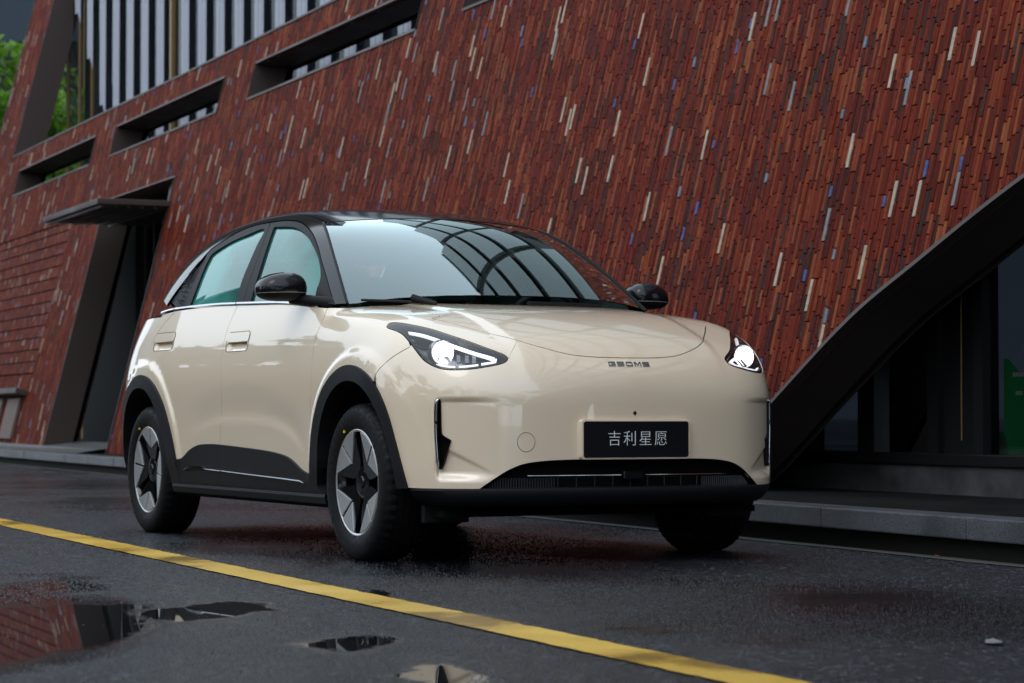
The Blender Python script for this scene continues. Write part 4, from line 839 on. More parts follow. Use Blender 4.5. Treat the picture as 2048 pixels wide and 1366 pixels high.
# ---------------------------------------------------------------- greenhouse outlines
ghp = lambda px: hit_px(f_gh, px)
rail_in = ghp(smooth_px([(338, 603), (352, 583), (376, 552), (414.6, 505.5), (434.5, 489), (474.4, 464.4), (509.5, 450.4), (540, 444.5), (568, 440.6), (591.5, 441.5), (608, 448), (624.4, 465.6), (636, 493.7), (643, 522), (651, 548), (660, 580), (669, 609)], 3))
ws_side = ghp(smooth_px([(647, 446), (655, 468), (668, 513), (682, 562), (695, 608)], 4))
ws_top_x = ws_side[0][0]; ws_top_y = -ws_side[0][1]
def gh_pt(x, y): return surf_pts(f_gh, TUBE, [(x, y, 1.5)])[0]
def gh_at(pts): return surf_pts(f_gh, TUBE, np.array([(x, y, Top(np.array(x), np.array(y))) for x, y in pts]))
ws_top = gh_at([(ws_top_x+.10*(1-(y/ws_top_y)**2), y) for y in np.linspace(-ws_top_y, ws_top_y, 15)])
ws_base = gh_at([(-.365+.20*(1-(y/.70)**2), y) for y in np.linspace(-.70, .70, 15)])
ws_loop = np.concatenate([ws_side[::-1], ws_top[1:-1], mir(ws_side), ws_base[::-1]])
roof_y = .50
roof_edge_near = gh_at([(x, -yy) for x, yy in ((ws_top_x+.012, ws_top_y-.012), (-1.25, .535), (-1.6, .535), (-2.0, .53), (-2.4, .52), (-2.75, .50))])
roof_loop = np.concatenate([ws_top[::-1][1:-1], smooth_px(roof_edge_near, 3), gh_at([(-2.80, y) for y in (-.4, -.2, 0, .2, .4)]), smooth_px(mir(roof_edge_near)[::-1], 3)])
put('roof', panel_geo(f_gh, TUBE, roof_loop, .03), 'gloss_black', car)
# pillar and cantrail band in gloss black
rail_out = np.concatenate([ws_side[::-1], smooth_px(roof_edge_near, 3)[1:], gh_at([(-2.95, -.52), (-3.08, -.58)]), ghp([(333, 612)])])
rail_loop = np.concatenate([rail_in, rail_out])
g_rail = panel_geo(f_gh, TUBE, rail_loop, .016)
# door frames with window openings
gl_f = ghp(smooth_px(Z1([(1110, 868), (1150, 720), (1210, 525), (1262, 365), (1308, 240), (1330, 230), (1420, 226), (1500, 238), (1570, 285), (1630, 370), (1680, 480), (1704, 590), (1700, 680), (1672, 760), (1652, 868)]), 3))
gl_r = ghp(smooth_px(Z1([(596, 893), (650, 750), (700, 620), (745, 520), (795, 450), (950, 355), (1080, 298), (1225, 247), (1160, 390), (1085, 560), (1030, 700), (985, 872)]), 3))
fr_f_top = rail_in[np.argmin(np.abs(rail_in[:, 0]-ghp([(541, 446)])[0][0])):]
bp_top = ghp([(541, 446)])[0]
k_b = int(np.argmin(((rail_in-bp_top)**2).sum(1)))
bp_line = ghp(smooth_px([(540, 446), (520, 500), (500, 555), (484, 607)], 5))     # gap between the two door frames
belt_gh = ghp([(484, 608), (560, 605.5), (620, 608), (668, 611)])
ff_loop = np.concatenate([rail_in[k_b:], belt_gh[::-1][1:], bp_line[::-1][1:-1]])
g_fframe = panel_geo(f_gh, TUBE, ff_loop, .018, off=-.003, holes=[gl_f])
vent_line = ghp(smooth_px([(414, 506), (395, 548), (378, 590), (368, 615)], 4))
k_v = int(np.argmin(((rail_in-vent_line[0])**2).sum(1)))
rf_loop = np.concatenate([rail_in[k_v:k_b+1], bp_line[1:], ghp([(440, 609.5), (400, 613)]), vent_line[::-1][:-1]])
g_rframe = panel_geo(f_gh, TUBE, rf_loop, .018, off=-.003, holes=[gl_r])
dv_loop = np.concatenate([rail_in[:k_v+1], vent_line[1:], ghp([(350, 617)])])
g_dvent = panel_geo(f_gh, TUBE, dv_loop, .02, off=-.012)
g_glf = panel_geo(f_gh, TUBE, gl_f, .03, off=-.012, thick=0, gap=-.004)
g_glr = panel_geo(f_gh, TUBE, gl_r, .03, off=-.012, thick=0, gap=-.004)

put('windscreen', panel_geo(f_gh, TUBE, ws_loop, .03, off=-.002, thick=0), 'windscreen_glass', car)
for s in (1, -1):
    nn_ = grad(f_gh, ws_side); b = MB(); b.tube([((p+n*.002)[0], (p+n*.002)[1]*s, (p+n*.002)[2]) for p, n in zip(ws_side, nn_)], .0065, 6); b.build('windscreen_seal', 'black_plastic', car, smooth=50)
def shrink(loop, d):
    q = resample(TUBE.to2(loop), .03); q = inset(q, d); O, D, t1 = TUBE.ray(q); t = march(f_gh, O, D, 0, t1, n=90); return O+D*t[:, None]
put('windscreen_border', panel_geo(f_gh, TUBE, ws_loop, .03, off=-.007, thick=0, holes=[shrink(ws_loop, .055)]), 'plate_black', car)
# tail: hatch and rear window, simple but closed
hatch = surf_pts(flat, Fam(lambda P: P[:, [1, 2]], lambda q: (np.stack([0*q[:, 0]-3.8, q[:, 0], q[:, 1]], 1), np.tile([1., 0, 0], (len(q), 1)), 1.3)), [(-3.3, y, z) for y, z in ((-.7, .33), (.7, .33), (.62, .7), (.52, 1.1), (-.52, 1.1), (-.62, .7))])
REAR = Fam(lambda P: P[:, [1, 2]], lambda q: (np.stack([0*q[:, 0]-3.8, q[:, 0], q[:, 1]], 1), np.tile([1., 0, 0], (len(q), 1)), 1.6))
put('tailgate', panel_geo(flat, REAR, hatch, .05), 'cream_paint', car)
rw = gh_at([(-2.83, y) for y in np.linspace(-.42, .42, 7)]+[(-3.18, y) for y in np.linspace(.55, -.55, 7)])
put('rear_window', panel_geo(f_gh, TUBE, rw, .04), 'gloss_black', car)

# ---------------------------------------------------------------- arch trims, sill trims
def trim_ring(outer, inner, off):
    """band between two side-view curves, standing proud of the body"""
    loop = np.concatenate([np.stack([outer[:, 0], 0*outer[:, 0]-.88, outer[:, 1]], 1), np.stack([inner[:, 0], 0*inner[:, 0]-.88, inner[:, 1]], 1)[::-1]])
    return panel_geo(flat, SIDE, loop, .02, off=off, thick=.10, gap=0)
AFi_s = np.vstack([hit_px(flat, arch_f_in)[:, [0, 2]], [(-.325, .24)]])
AFo = np.vstack([AFs, [(-.395, .24)]])
g_archf = trim_ring(AFo, AFi_s, .013)
ARi = smooth_px(np.array([(-3.06, .30), (-3.05, .42), (-3.0, .53), (-2.93, .62), (-2.85, .68), (-2.76, .717), (-2.65, .728), (-2.545, .712), (-2.455, .668), (-2.38, .60), (-2.325, .52), (-2.285, .43), (-2.26, .35), (-2.25, .24)]), 3)
ARo = np.vstack([[(-3.11, .30)], ARs, [(-2.14, .24)]])
g_archr = trim_ring(ARo, ARi, .013)
clad_top = smooth_px(zm([(405, 862), (430, 850), (470, 805), (520, 775), (580, 768), (650, 772), (800, 790), (950, 812), (1050, 840), (1100, 875), (1150, 925), (1190, 948), (1215, 950)], 230, 640, 3.1047), 3)
CT = yplane(clad_top, -.872)[:, [0, 2]]
cz0 = .262
b0 = seam_bp[-1][0]
def clad(xa, xb):
    top = np.array([(x, np.interp(x, CT[:, 0], CT[:, 1])) for x in np.linspace(xa, xb, 40)])
    loop = np.concatenate([np.stack([top[:, 0], 0*top[:, 0]-.87, top[:, 1]], 1), [(xb, -.87, cz0), (xa, -.87, cz0)]])
    return panel_geo(flat, SIDE, loop, .025, off=.012, thick=.03, gap=.0012)
g_cladf = clad(b0, -.396); g_cladr = clad(-2.139, b0)

# ---------------------------------------------------------------- wheels
def text_mesh(txt, size, name, mt, parent, M, extrude=.0012, space=1.0):
    cu = bpy.data.curves.new(name, 'FONT'); cu.body = txt; cu.size = size; cu.align_x = 'CENTER'; cu.align_y = 'CENTER'; cu.extrude = extrude; cu.resolution_u = 4; cu.space_character = space; cu.offset = -.0007 if size < .07 and size > .05 else 0
    o = bpy.data.objects.new(name+'_curve', cu); COL.objects.link(o); dg = bpy.context.evaluated_depsgraph_get(); me = bpy.data.meshes.new_from_object(o.evaluated_get(dg)); bpy.data.objects.remove(o, do_unlink=True)
    me.transform(M); me.materials.clear(); me.materials.append(MATS[mt]); me.name = name; o = bpy.data.objects.new(name, me); COL.objects.link(o); o.parent = parent; return o
def tyre_geo():
    prof = [(.206, -.078), (.212, -.086), (.222, -.092), (.240, -.100), (.262, -.1035), (.284, -.102), (.300, -.096), (.311, -.088), (.3175, -.079), (.3205, -.068)]
    for yg in (-.048, -.016, .016, .048): prof += [(.3225, yg-.0062), (.3155, yg-.005), (.3155, yg+.005), (.3225, yg+.0062)]
    prof += [(.3205, .068), (.3175, .079), (.311, .088), (.300, .096), (.262, .1035), (.222, .092), (.206, .078)]
    n = 144; V = []; Fc = []; k = len(prof)
    for i in range(n):
        a = 2*math.pi*i/n; cut = (i % 3 == 0)
        for j, (r, y) in enumerate(prof):
            if cut and (abs(y) > .05 and r > .309): r -= .0055
            V.append((r*math.cos(a), y, max(r*math.sin(a), -.3158)))
    for i in range(n):
        j = (i+1) % n
        for q in range(k-1): Fc.append((i*k+q, j*k+q, j*k+q+1, i*k+q+1))
    return V, Fc
def arc(r, a0, a1, n): return [(r*math.cos(R_(a0+(a1-a0)*i/n)), r*math.sin(R_(a0+(a1-a0)*i/n))) for i in range(n+1)]
def wheel(xc, side, turn, name='wheel'):
    root = bpy.data.objects.new(name, None); COL.objects.link(root); root.parent = car
    root.location = (xc, -.772*side, .316); root.empty_display_size = .1
    sy = 1 if side > 0 else -1
    fx = lambda V: [(v[0], v[1]*sy, v[2]) for v in V]
    V, Fc = tyre_geo(); b = MB(); b.add(fx(V), Fc); b.build('tyre', 'tyre_rubber', root, smooth=35)
    b = MB(); b.lathe([(.2075, -.0868), (.2145, -.0905), (.2190, -.0885), (.2185, -.082)], n=96); b.V = fx(b.V); b.build('rim', 'machined_alloy', root, smooth=50)
    b = MB(); b.lathe([(.203, .08), (.196, .05), (.19, -.02), (.196, -.07), (.2075, -.0868)], n=96); b.V = fx(b.V); b.build('barrel', 'rim_black', root, smooth=50)
    b = MB(); b.lathe([(.0, -.012), (.196, -.012), (.196, .0)], n=64); b.lathe([(.02, -.028), (.135, -.028), (.135, -.014)], n=64); b.V = fx(b.V); b.build('brake_disc', 'brake_disc', root, smooth=40)
    def pol(poly, y0, y1, bb):
        bb.prism(poly, lambda u, v: (u, y0(u, v)*sy, v), lambda u, v: (u, y1(u, v)*sy, v))
    dish = lambda u, v: -.070-.017*sst(.06, .20, np.hypot(u, v))
    spokes = MB(); 
    for k in range(4):
        B = turn+90*k; Bp = R_(B)
        # black spoke: hub to rim, straight flanks along the openings
        e = []
        for s in (-1, 1):
            va = B+45*s                    # axis of the neighbouring opening
            c, d = math.cos(R_(va)), math.sin(R_(va))
            def P(r, h, c=c, d=d, s=s): return (r*c+h*d*s, r*d-h*c*s)
            e.append([P(.058, .020), P(.085, .013), P(.15, .021), P(.192, .031)])
        poly = [q for q in e[1]]+[q for q in arc(.197, B+45-11, B-45+11, 10)]+[q for q in e[0][::-1]]
        pol(poly, lambda u, v: dish(u, v)+.004, lambda u, v: -.030, spokes)
    spokes.lathe([(.0, -.066), (.05, -.068), (.066, -.064), (.068, -.03)], n=40); 
    if sy < 0: spokes.V = [(v[0], -v[1] if False else v[1], v[2]) for v in spokes.V]
    sp = spokes.build('spokes', 'rim_black', root, smooth=30)
    for k in range(4):
        B = turn+90*k
        for s in (-1, 1):
            g = 1.7*s                      # narrow slot along the blade's middle
            tip = (.112*math.cos(R_(B+g*1.6)), .112*math.sin(R_(B+g*1.6)))
            poly = [tip]+arc(.2075, B+g, B+36*s, 10)
            bb = MB(); pol(poly, lambda u, v: dish(u, v)-.0035, lambda u, v: dish(u, v)+.006, bb); bb.build('blade', 'machined_alloy', root, bevel=.0012)
    b = MB(); b.lathe([(0, -.0735*1), (.024, -.0730), (.027, -.069), (.027, -.06)], n=32); b.V = fx(b.V); cp = b.build('centre_cap', 'rim_black', root, smooth=30)
    for k in range(4):
        a = R_(turn+45+90*k); c = (.044*math.cos(a), 0, .044*math.sin(a))
        b = MB(); b.lathe([(0, -.0678), (.0085, -.0678), (.0085, -.066)], n=14, c=c); b.V = fx(b.V); b.build('lug_hole', 'dark_void', root)
    if side > 0:
        for k, ch in enumerate('LINGLONG'):
            a = R_(196+k*5.2); c_ = Vector((.272*math.cos(a), -.1036, .272*math.sin(a))); rad = Vector((math.cos(a), 0, math.sin(a))); tan = Vector((-math.sin(a), 0, math.cos(a)))
            M_ = Matrix.Translation(c_)@Matrix((tan, -rad, Vector((0, -1, 0)))).transposed().to_4x4(); text_mesh(ch, .024, 'tyre_letter', 'tyre_letter', root, M_, .0006)
        a = R_(118); b = MB(); b.lathe([(0, -.1005), (.006, -.1005), (.006, -.095)], n=12, c=(.233*math.cos(a), 0, .233*math.sin(a))); b.build('paint_dot', 'tyre_mark', root)
    return root
wheel(0, 1, 45); wheel(-2.65, 1, 82); wheel(0, -1, 30); wheel(-2.65, -1, 10)

# ---------------------------------------------------------------- build both sides
for s in (1, -1):
    fe = put('fender', g_fender, 'cream_paint', car, s)
    fd = put('front_door', g_fdoor, 'cream_paint', car, s); rd = put('rear_door', g_rdoor, 'cream_paint', car, s)
    put('quarter_panel', g_quarter, 'cream_paint', car, s)
    put('pillar', g_rail, 'gloss_black', car, s)
    put('window_frame', g_fframe, 'black_plastic', fd, s); put('window_frame', g_rframe, 'black_plastic', rd, s)
    put('window_pane', g_glf, 'car_glass', fd, s); put('window_pane', g_glr, 'car_glass', rd, s)
    dv = put('louvre_panel', g_dvent, 'black_plastic', car, s)
    put('arch_trim', g_archf, 'black_plastic', car, s); put('arch_trim', g_archr, 'black_plastic', car, s)
    put('door_trim', g_cladf, 'black_plastic', fd, s); put('door_trim', g_cladr, 'black_plastic', rd, s)
    # sill below the doors
    xs = np.linspace(-2.24, -.325, 40); prof = [(-.03, .262), (.002, .258), (.006, .245), (-.004, .218), (-.03, .205), (-.14, .20)]
    V = []; base = drop(np.stack([xs, 0*xs-.86, 0*xs+.27], 1))
    for p in base:
        for dy, z in prof: V.append((p[0], (p[1]-.008-dy)*s, z))
    k = len(prof); Fc = [(i*k+q, (i+1)*k+q, (i+1)*k+q+1, i*k+q+1) for i in range(39) for q in range(k-1)]
    b = MB(); b.add(V, Fc); b.build('sill', 'black_plastic', car, smooth=35)
    # bright strip along the door trims
    def strip(px, h, name, par, mt='chrome', offy=.018):
        P = yplane(px, -.875); Q = drop(P); nn = [(q[0], (q[1]-offy)*s, p[2]) for p, q in zip(P, Q)]
        b = MB(); V = []
        for i, p in enumerate(nn):
            hh = h[i] if isinstance(h, (list, tuple)) else h
            V += [(p[0], p[1]+.010*s, p[2]+hh), (p[0], p[1], p[2]+hh*.8), (p[0], p[1]-.002*s, p[2]), (p[0], p[1]+.010*s, p[2]-hh*.4)]
        b.add(V, [(i*4+q, (i+1)*4+q, (i+1)*4+q+1, i*4+q+1) for i in range(len(nn)-1) for q in range(3)]+[(0, 1, 2, 3)]+[tuple((len(nn)-1)*4+q for q in (3, 2, 1, 0))]); return b.build(name, mt, par, smooth=30)
    strip([(369.5, 941), (377, 937), (390, 936.5), (404, 937.5), (411, 939), (441, 942.5)], [.003, .014, .017, .016, .006, .005], 'bright_strip', rd, 'dark_chrome')
    strip([(442.5, 942.5), (500, 950), (560, 957.5), (600, 963), (607, 966.5)], [.005, .005, .006, .006, .002], 'bright_strip', fd, 'dark_chrome')
    # belt strip
    for px, par in (([(352, 619.5), (400, 613.5), (440, 610), (474.5, 608.5)], rd), ([(476, 608.3), (544, 606.5), (582, 607.5), (624, 611.5), (640, 613.5)], fd), ([(325, 627), (338, 622.8), (351, 619.7)], car)):
        P = hit_px(f_gh, smooth_px([(u, v-1.0) for u, v in px], 4)); b = MB(); V = []
        for p in P: V += [(p[0], (p[1]+.004)*s, p[2]+.008), (p[0], (p[1]-.007)*s, p[2]+.007), (p[0], (p[1]-.011)*s, p[2]-.001), (p[0], (p[1]-.004)*s, p[2]-.012)]
        b.add(V, [(i*4+q, (i+1)*4+q, (i+1)*4+q+1, i*4+q+1) for i in range(len(P)-1) for q in range(3)]); b.build('belt_strip', 'chrome', par, smooth=40)
    # louvre bars
    A = rail_in[2:k_v-2]; n = 9
    for i in range(n):
        t = (i+.6)/n; pa = A[int(t*(len(A)-1))]; pb = vent_line[::-1][min(int(t*len(vent_line)), len(vent_line)-1)]
        c = [(pa[j]*.75+pb[j]*.25) for j in range(3)]; d = [(pa[j]*.3+pb[j]*.7) for j in range(3)]
        b = MB(); b.tube([(c[0], (c[1]-.001)*s, c[2]), (d[0], (d[1]-.001)*s, d[2])], .0035, 6); b.build('louvre', 'black_plastic', dv)
    # door handles: flush flap above, scooped pocket below
    for (u0, v0, u1, v1), par in (((459, 665, 493.5, 701), fd), ((314.5, 667, 344, 699.5), rd)):
        corners = hit_px(flat, [(u0, v0), (u1, v0), (u1, v1), (u0, v1)]); x0, x1 = corners[:, 0].min(), corners[:, 0].max(); zt = corners[:2, 2].mean(); zb = corners[2:, 2].mean(); zmid = zt-(zt-zb)*.52
        h = put('handle', panel_geo(low, SIDE, rr(x0, x1, zt, zmid, .016), .012, off=.003, thick=.032, gap=0), 'cream_paint', par, s)
        V, Fc, N = panel_geo(low, SIDE, pocket_loop(u0, v0, u1, v1), .006, off=0, thick=0, gap=-.001)
        q = (V[:, 2]-zb)/(zmid-zb); e = np.clip(np.minimum(V[:, 0]-x0, x1-V[:, 0])/.035, 0, 1); V = V-N*(.020*np.clip(q, 0, 1)**.8*sst(-.05, 1, e)+.002)[:, None]
        mesh_obj('handle_pocket', V*np.array([1, s, 1]), Fc if s > 0 else [t[::-1] for t in Fc], 'cream_paint', par, smooth=True)
        ring = resample(SIDE.to2(rr(x0-.003, x1+.003, zt+.003, zb-.003, .024)), .012); P = drop(np.stack([ring[:, 0], 0*ring[:, 0]-.87, ring[:, 1]], 1))
        b = MB(); b.tube([(p[0], (p[1]-.0004)*s, p[2]) for p in list(P)+[P[0]]], .0014, 5, caps=False); b.build('handle_gap', 'seam_shadow', par)
    # headlight
    hl = put('headlight', panel_geo(flat, SPH, lamp3, .02, off=-.07, thick=0, gap=.004), 'lamp_housing', car, s)
    V, Fc, N = panel_geo(flat, SPH, lamp3, .02, off=0, thick=0, gap=.001)
    q2 = inset(resample(SPH.to2(lamp3), .012), .010); O, D, t1 = SPH.ray(q2); inner = O+D*march(flat, O, D, 0, t1, n=90)[:, None]
    put('bezel', panel_geo(flat, SPH, lamp3, .01, off=-.003, thick=.07, gap=.0015, holes=[inner]), 'lamp_bezel', hl, s)
    put('lens', panel_geo(flat, SPH, lamp3, .025, off=-.0015, thick=0, gap=.002), 'lamp_lens', hl, s)
    def lamp_band(zp, wpx, off, name, mt):
        px = smooth_px(Z3(zp), 5); t = np.gradient(px, axis=0); t /= np.linalg.norm(t, axis=1, keepdims=True); nn = np.stack([-t[:, 1], t[:, 0]], 1)
        ww = np.interp(np.linspace(0, 1, len(px)), np.linspace(0, 1, len(wpx)), wpx)[:, None]/5.689/2
        loop = np.concatenate([px+nn*ww, (px-nn*ww)[::-1]]); return put(name, panel_geo(flat, SPH, hit_px(flat, loop), .008, off=off, thick=.012, gap=0), mt, hl, s)
    lamp_band([(425, 335), (600, 365), (800, 430), (1000, 505), (1200, 575), (1350, 620), (1420, 645)], [8, 14, 16, 18, 20, 24, 28], -.012, 'light_strip', 'daylight_strip')
    lamp_band([(1432, 648), (1428, 672), (1390, 692), (1330, 701), (1268, 708)], [28, 28, 24, 20, 16], -.0105, 'light_strip', 'daylight_strip')
    lamp_band([(1232, 716), (1120, 733), (1005, 742)], [15, 19, 20], -.012, 'light_strip', 'daylight_strip')
    lamp_band([(960, 744), (860, 738), (740, 712)], [18, 15, 4], -.012, 'light_strip', 'daylight_strip')
    lamp_band([(390, 385), (470, 440), (560, 480), (690, 500)], [16, 50, 50, 30], -.02, 'reflector', 'chrome')
    for zc in ((1000, 605), (1100, 612), (1185, 618)):
        lamp_band([(zc[0]-22, zc[1]), (zc[0]+22, zc[1]+2)], [100, 88], -.030, 'lamp_cell', 'lamp_cell')
    c = hit_px(flat, Z3([(805, 598)]))[0]; nrm = grad(flat, c[None])[0]
    rd_ = pray(Z3([(805, 598)]))[0]; ctr = c+rd_/np.linalg.norm(rd_)*.062; ctr = (ctr[0], ctr[1]*s, ctr[2]); ax = Vector((.93, -.30*s if False else 0, 0.0)).normalized()
    b = MB(); b.lathe([(.021*math.sin(R_(9*i)), .021*math.cos(R_(9*i))) for i in range(21)], axis='x', n=24, c=ctr); b.build('beam_lens', 'lamp_beam', hl, smooth=60)
    b = MB(); b.lathe([(.004, -.030), (.020, -.027), (.034, -.016), (.042, 0), (.047, .018), (.050, .019), (.051, .0), (.045, -.03)], axis='x', n=36, c=ctr); b.build('reflector_bowl', 'lamp_reflector', hl, smooth=50)
    # vent: dark recess, chrome blade on its outer edge
    vt = put('vent', panel_geo(flat, CYL, vent3, .012, off=-.035, thick=0, gap=-.004), 'dark_void', front_bumper, s)
    V, Fc, N = panel_geo(flat, CYL, vent3, .02, off=-.002, thick=.04, gap=-.0005)
    put('vent_wall', (V, [f for f in Fc if len(f) == 4], N), 'black_plastic', front_bumper, s)
    cp = hit_px(flat, smooth_px(Z5([(352, 176), (336, 190), (329, 240), (325, 330), (325, 450), (330, 560), (338, 680), (348, 760), (357, 805)]), 3)); cn = grad(flat, cp)
    rr_ = np.interp(np.linspace(0, 1, len(cp)), [0, .12, .5, .9, 1], [.003, .0068, .0062, .0042, .001])
    b = MB(); b.tube([((p-n*.001)[0], (p-n*.001)[1]*s, (p-n*.001)[2]) for p, n in zip(cp, cn)], list(rr_), 8); b.build('vent_chrome', 'chrome', front_bumper, smooth=60)
    # wheel housings
    for xc in (0.03, -2.64):
        b = MB(); rw_ = .385 if xc > -1 else .425; b.lathe([(.30, -.56), (rw_, -.56), (rw_, -.845)], n=40, c=(xc-.02 if xc > -1 else xc, 0, .335), a0=R_(8), a1=R_(172)); b.V = [(v[0], v[1]*s, v[2]) for v in b.V]; b.build('wheel_housing', 'dark_void', car)
        b = MB(); b.box((xc-.40, -.60 if s > 0 else .55, .18), (xc+.36, -.55 if s > 0 else .60, .72)); b.build('wheel_housing', 'dark_void', car)
    b = MB(); b.box((.40, (-.76 if s > 0 else .56), .165), (.425, (-.56 if s > 0 else .76), .235)); b.build('air_deflector', 'black_plastic', car, bevel=.006)
    # door mirror
    M0 = yplane([(560, 574)], -.915)[0]
    def mirror_pt(u, v):            # u: around (0 outer .. ) superellipsoid
        cu, su, cv, sv_ = math.cos(u), math.sin(u), math.cos(v), math.sin(v); e = lambda a, p: math.copysign(abs(a)**p, a)
        x = .100*e(cv, .62)*e(cu, .7); y = .108*e(cv, .62)*e(su, .7); z = .074*e(sv_, .9)
        if x < 0: x *= .55
        if z < 0: z *= .70
        o_ = max(-y, 0)/.108; z = z*(1-.16*o_)-.006*o_
        x += .02*(-y/.12)*-1 if False else 0
        return (M0[0]+x+.25*(y)*1.0*.35, (M0[1]+y)*s, M0[2]+z-.010)
    def sph(v0, v1, nv, nu=48):
        b = MB(); V = [mirror_pt(2*math.pi*i/nu, R_(v0+(v1-v0)*j/nv)) for j in range(nv+1) for i in range(nu)]
        b.add(V, [(j*nu+i, j*nu+(i+1) % nu, (j+1)*nu+(i+1) % nu, (j+1)*nu+i) for j in range(nv) for i in range(nu)]); return b
    mr = sph(-14, 90, 14).build('door_mirror', 'gloss_black', car, smooth=50)
    sph(-90, -17, 10).build('mirror_base', 'black_plastic', mr, smooth=50)
    sph(-17, -14, 1).build('indicator', 'indicator', mr, smooth=50)
    pa = M0+np.array([.01, .05, -.048]); pb = hit_px(f_gh, [(664, 604)])[0]+np.array([-.02, .03, 0])
    b = MB(); b.tube([(pa[0], pa[1]*s, pa[2]), (.5*(pa[0]+pb[0]), .5*(pa[1]+pb[1])*s, .5*(pa[2]+pb[2])-.004), (pb[0], pb[1]*s, pb[2]-.006)], [.026, .024, .03], 12); b.V = [(v[0], v[1], v[2]) for v in b.V]; b.build('mirror_arm', 'black_plastic', mr, smooth=50)
    b = MB(); xg = M0[0]-.045; b.lathe([(0, 0), (.06, -.001), (.062, .006)], axis='x', n=28); b.V = [(v[0]*1+xg, (M0[1]+v[1]*1.6)*s, M0[2]+v[2]*.95-.002) for v in b.V]; b.build('mirror_glass', 'chrome', mr, smooth=40)
# ---------------------------------------------------------------- nose furniture
# lower lip, swept along the bumper's foot
th = np.linspace(-.90, .90, 121); O, D, t1 = CYL.ray(np.stack([th*1.1*.83, 0*th+.30], 1)); t = march(flat, O, D, 0, t1, n=120); LP = O+D*t[:, None]; LN = grad(flat, LP); LN[:, 2] = 0; LN /= np.linalg.norm(LN, axis=1, keepdims=True)
prof = [(-.05, .309), (-.008, .307), (.002, .304), (.005, .296), (-.002, .274), (-.018, .252), (-.042, .236), (-.16, .230)]
ein = .035*sst(.70, .90, np.abs(th)); V = [tuple(p+n*(d-e_*(.2+.8*sst(.30, .24, z) if False else .2+.8*(1-sst(.24, .30, z))))+np.array([0, 0, z-.30])) for p, n, e_ in zip(LP, LN, ein) for d, z in prof]; k = len(prof)
b = MB(); b.add(V, [(i*k+q, (i+1)*k+q, (i+1)*k+q+1, i*k+q+1) for i in range(len(LP)-1) for q in range(k-1)]); b.build('front_lip', 'black_plastic', car, smooth=40)
# grille recess
gl = np.concatenate([gt, mir(gt[:-1])[::-1]]); gl = np.concatenate([gl, [(gt[0, 0]-.0, y, zlow-.012) for y in np.linspace(.6, -.6, 13)]])
gr = put('grille', panel_geo(flat, CYL, gl, .02, off=-.055, thick=0, gap=-.01), 'dark_void', car)
V, Fc, N = panel_geo(flat, CYL, gl, .02, off=-.001, thick=.06, gap=-.0005); put('grille_wall', (V, [f for f in Fc if len(f) == 4], N), 'black_plastic', gr)
def bump_at(y, z, off):
    q = surf_pts(flat, CYL, [(.76-.15*y*y, y, z)])[0]; n = grad(flat, q[None])[0]; n[2] = 0; return q+n*off
gtop = lambda y: np.interp(-abs(y), gt[:, 1], gt[:, 2])
for side in (-1, 1):
    for i in range(26):            # fine upright ribs in the outer thirds
        y = side*(.34+.0112*i); zt = gtop(y)-.006
        if zt-zlow < .012: continue
        b = MB(); a0, a1 = bump_at(y, zlow-.004, -.026), bump_at(y, min(zt, .345), -.026); b.tube([a0, a1], .0036, 5); b.build('grille_rib', 'grille_plastic', gr)
for i in range(9):
    y = -.32+.08*i; b = MB(); b.tube([bump_at(y, zlow-.004, -.035), bump_at(y, .347, -.035)], .0028, 5); b.build('grille_slat', 'grille_plastic', gr)
for side in (-1, 1):
    pts = [bump_at(side*y, .3535, -.012) for y in np.linspace(.055, .455, 16)]
    b = MB(); b.tube(pts, .0026, 6); b.build('grille_bar', 'chrome', gr)
c = bump_at(0, .352, -.022); b = MB(); b.box((c[0]-.03, -.045, .337), (c[0]+.012, .045, .369)); b.build('radar_cover', 'gloss_black', gr, bevel=.006)
# number plate on its pad
pd = bump_at(0, .495, 0)[0]
def rrect(w_, h_, r, n=5):
    out = []
    for sx, sz, a0 in ((1, 1, 0), (-1, 1, 90), (-1, -1, 180), (1, -1, 270)): out += [(sx*(w_-r)+r*math.cos(R_(a0+90*i/n)), sz*(h_-r)+r*math.sin(R_(a0+90*i/n))) for i in range(n+1)]
    return out
b = MB(); b.prism(rrect(.248, .079, .014), lambda u, v: (pd-.05, u, .4945+v), lambda u, v: (pd+.014, u, .4945+v)); pad = b.build('plate_pad', 'cream_paint', front_bumper, smooth=30, bevel=.005)
b = MB(); b.prism(rrect(.2385, .071, .010), lambda u, v: (pd+.012, u, .4945+v), lambda u, v: (pd+.0165, u, .4945+v)); plate = b.build('number_plate', 'plate_black', car, bevel=.0012)
FRONT = lambda x, y, z: Matrix.Translation((x, y, z))@Matrix(((0, 0, 1), (1, 0, 0), (0, 1, 0))).to_4x4()
text_mesh('吉利星愿', .0635, 'plate_lettering', 'white_print', plate, FRONT(pd+.0172, .004, .494), .0004, 1.22)
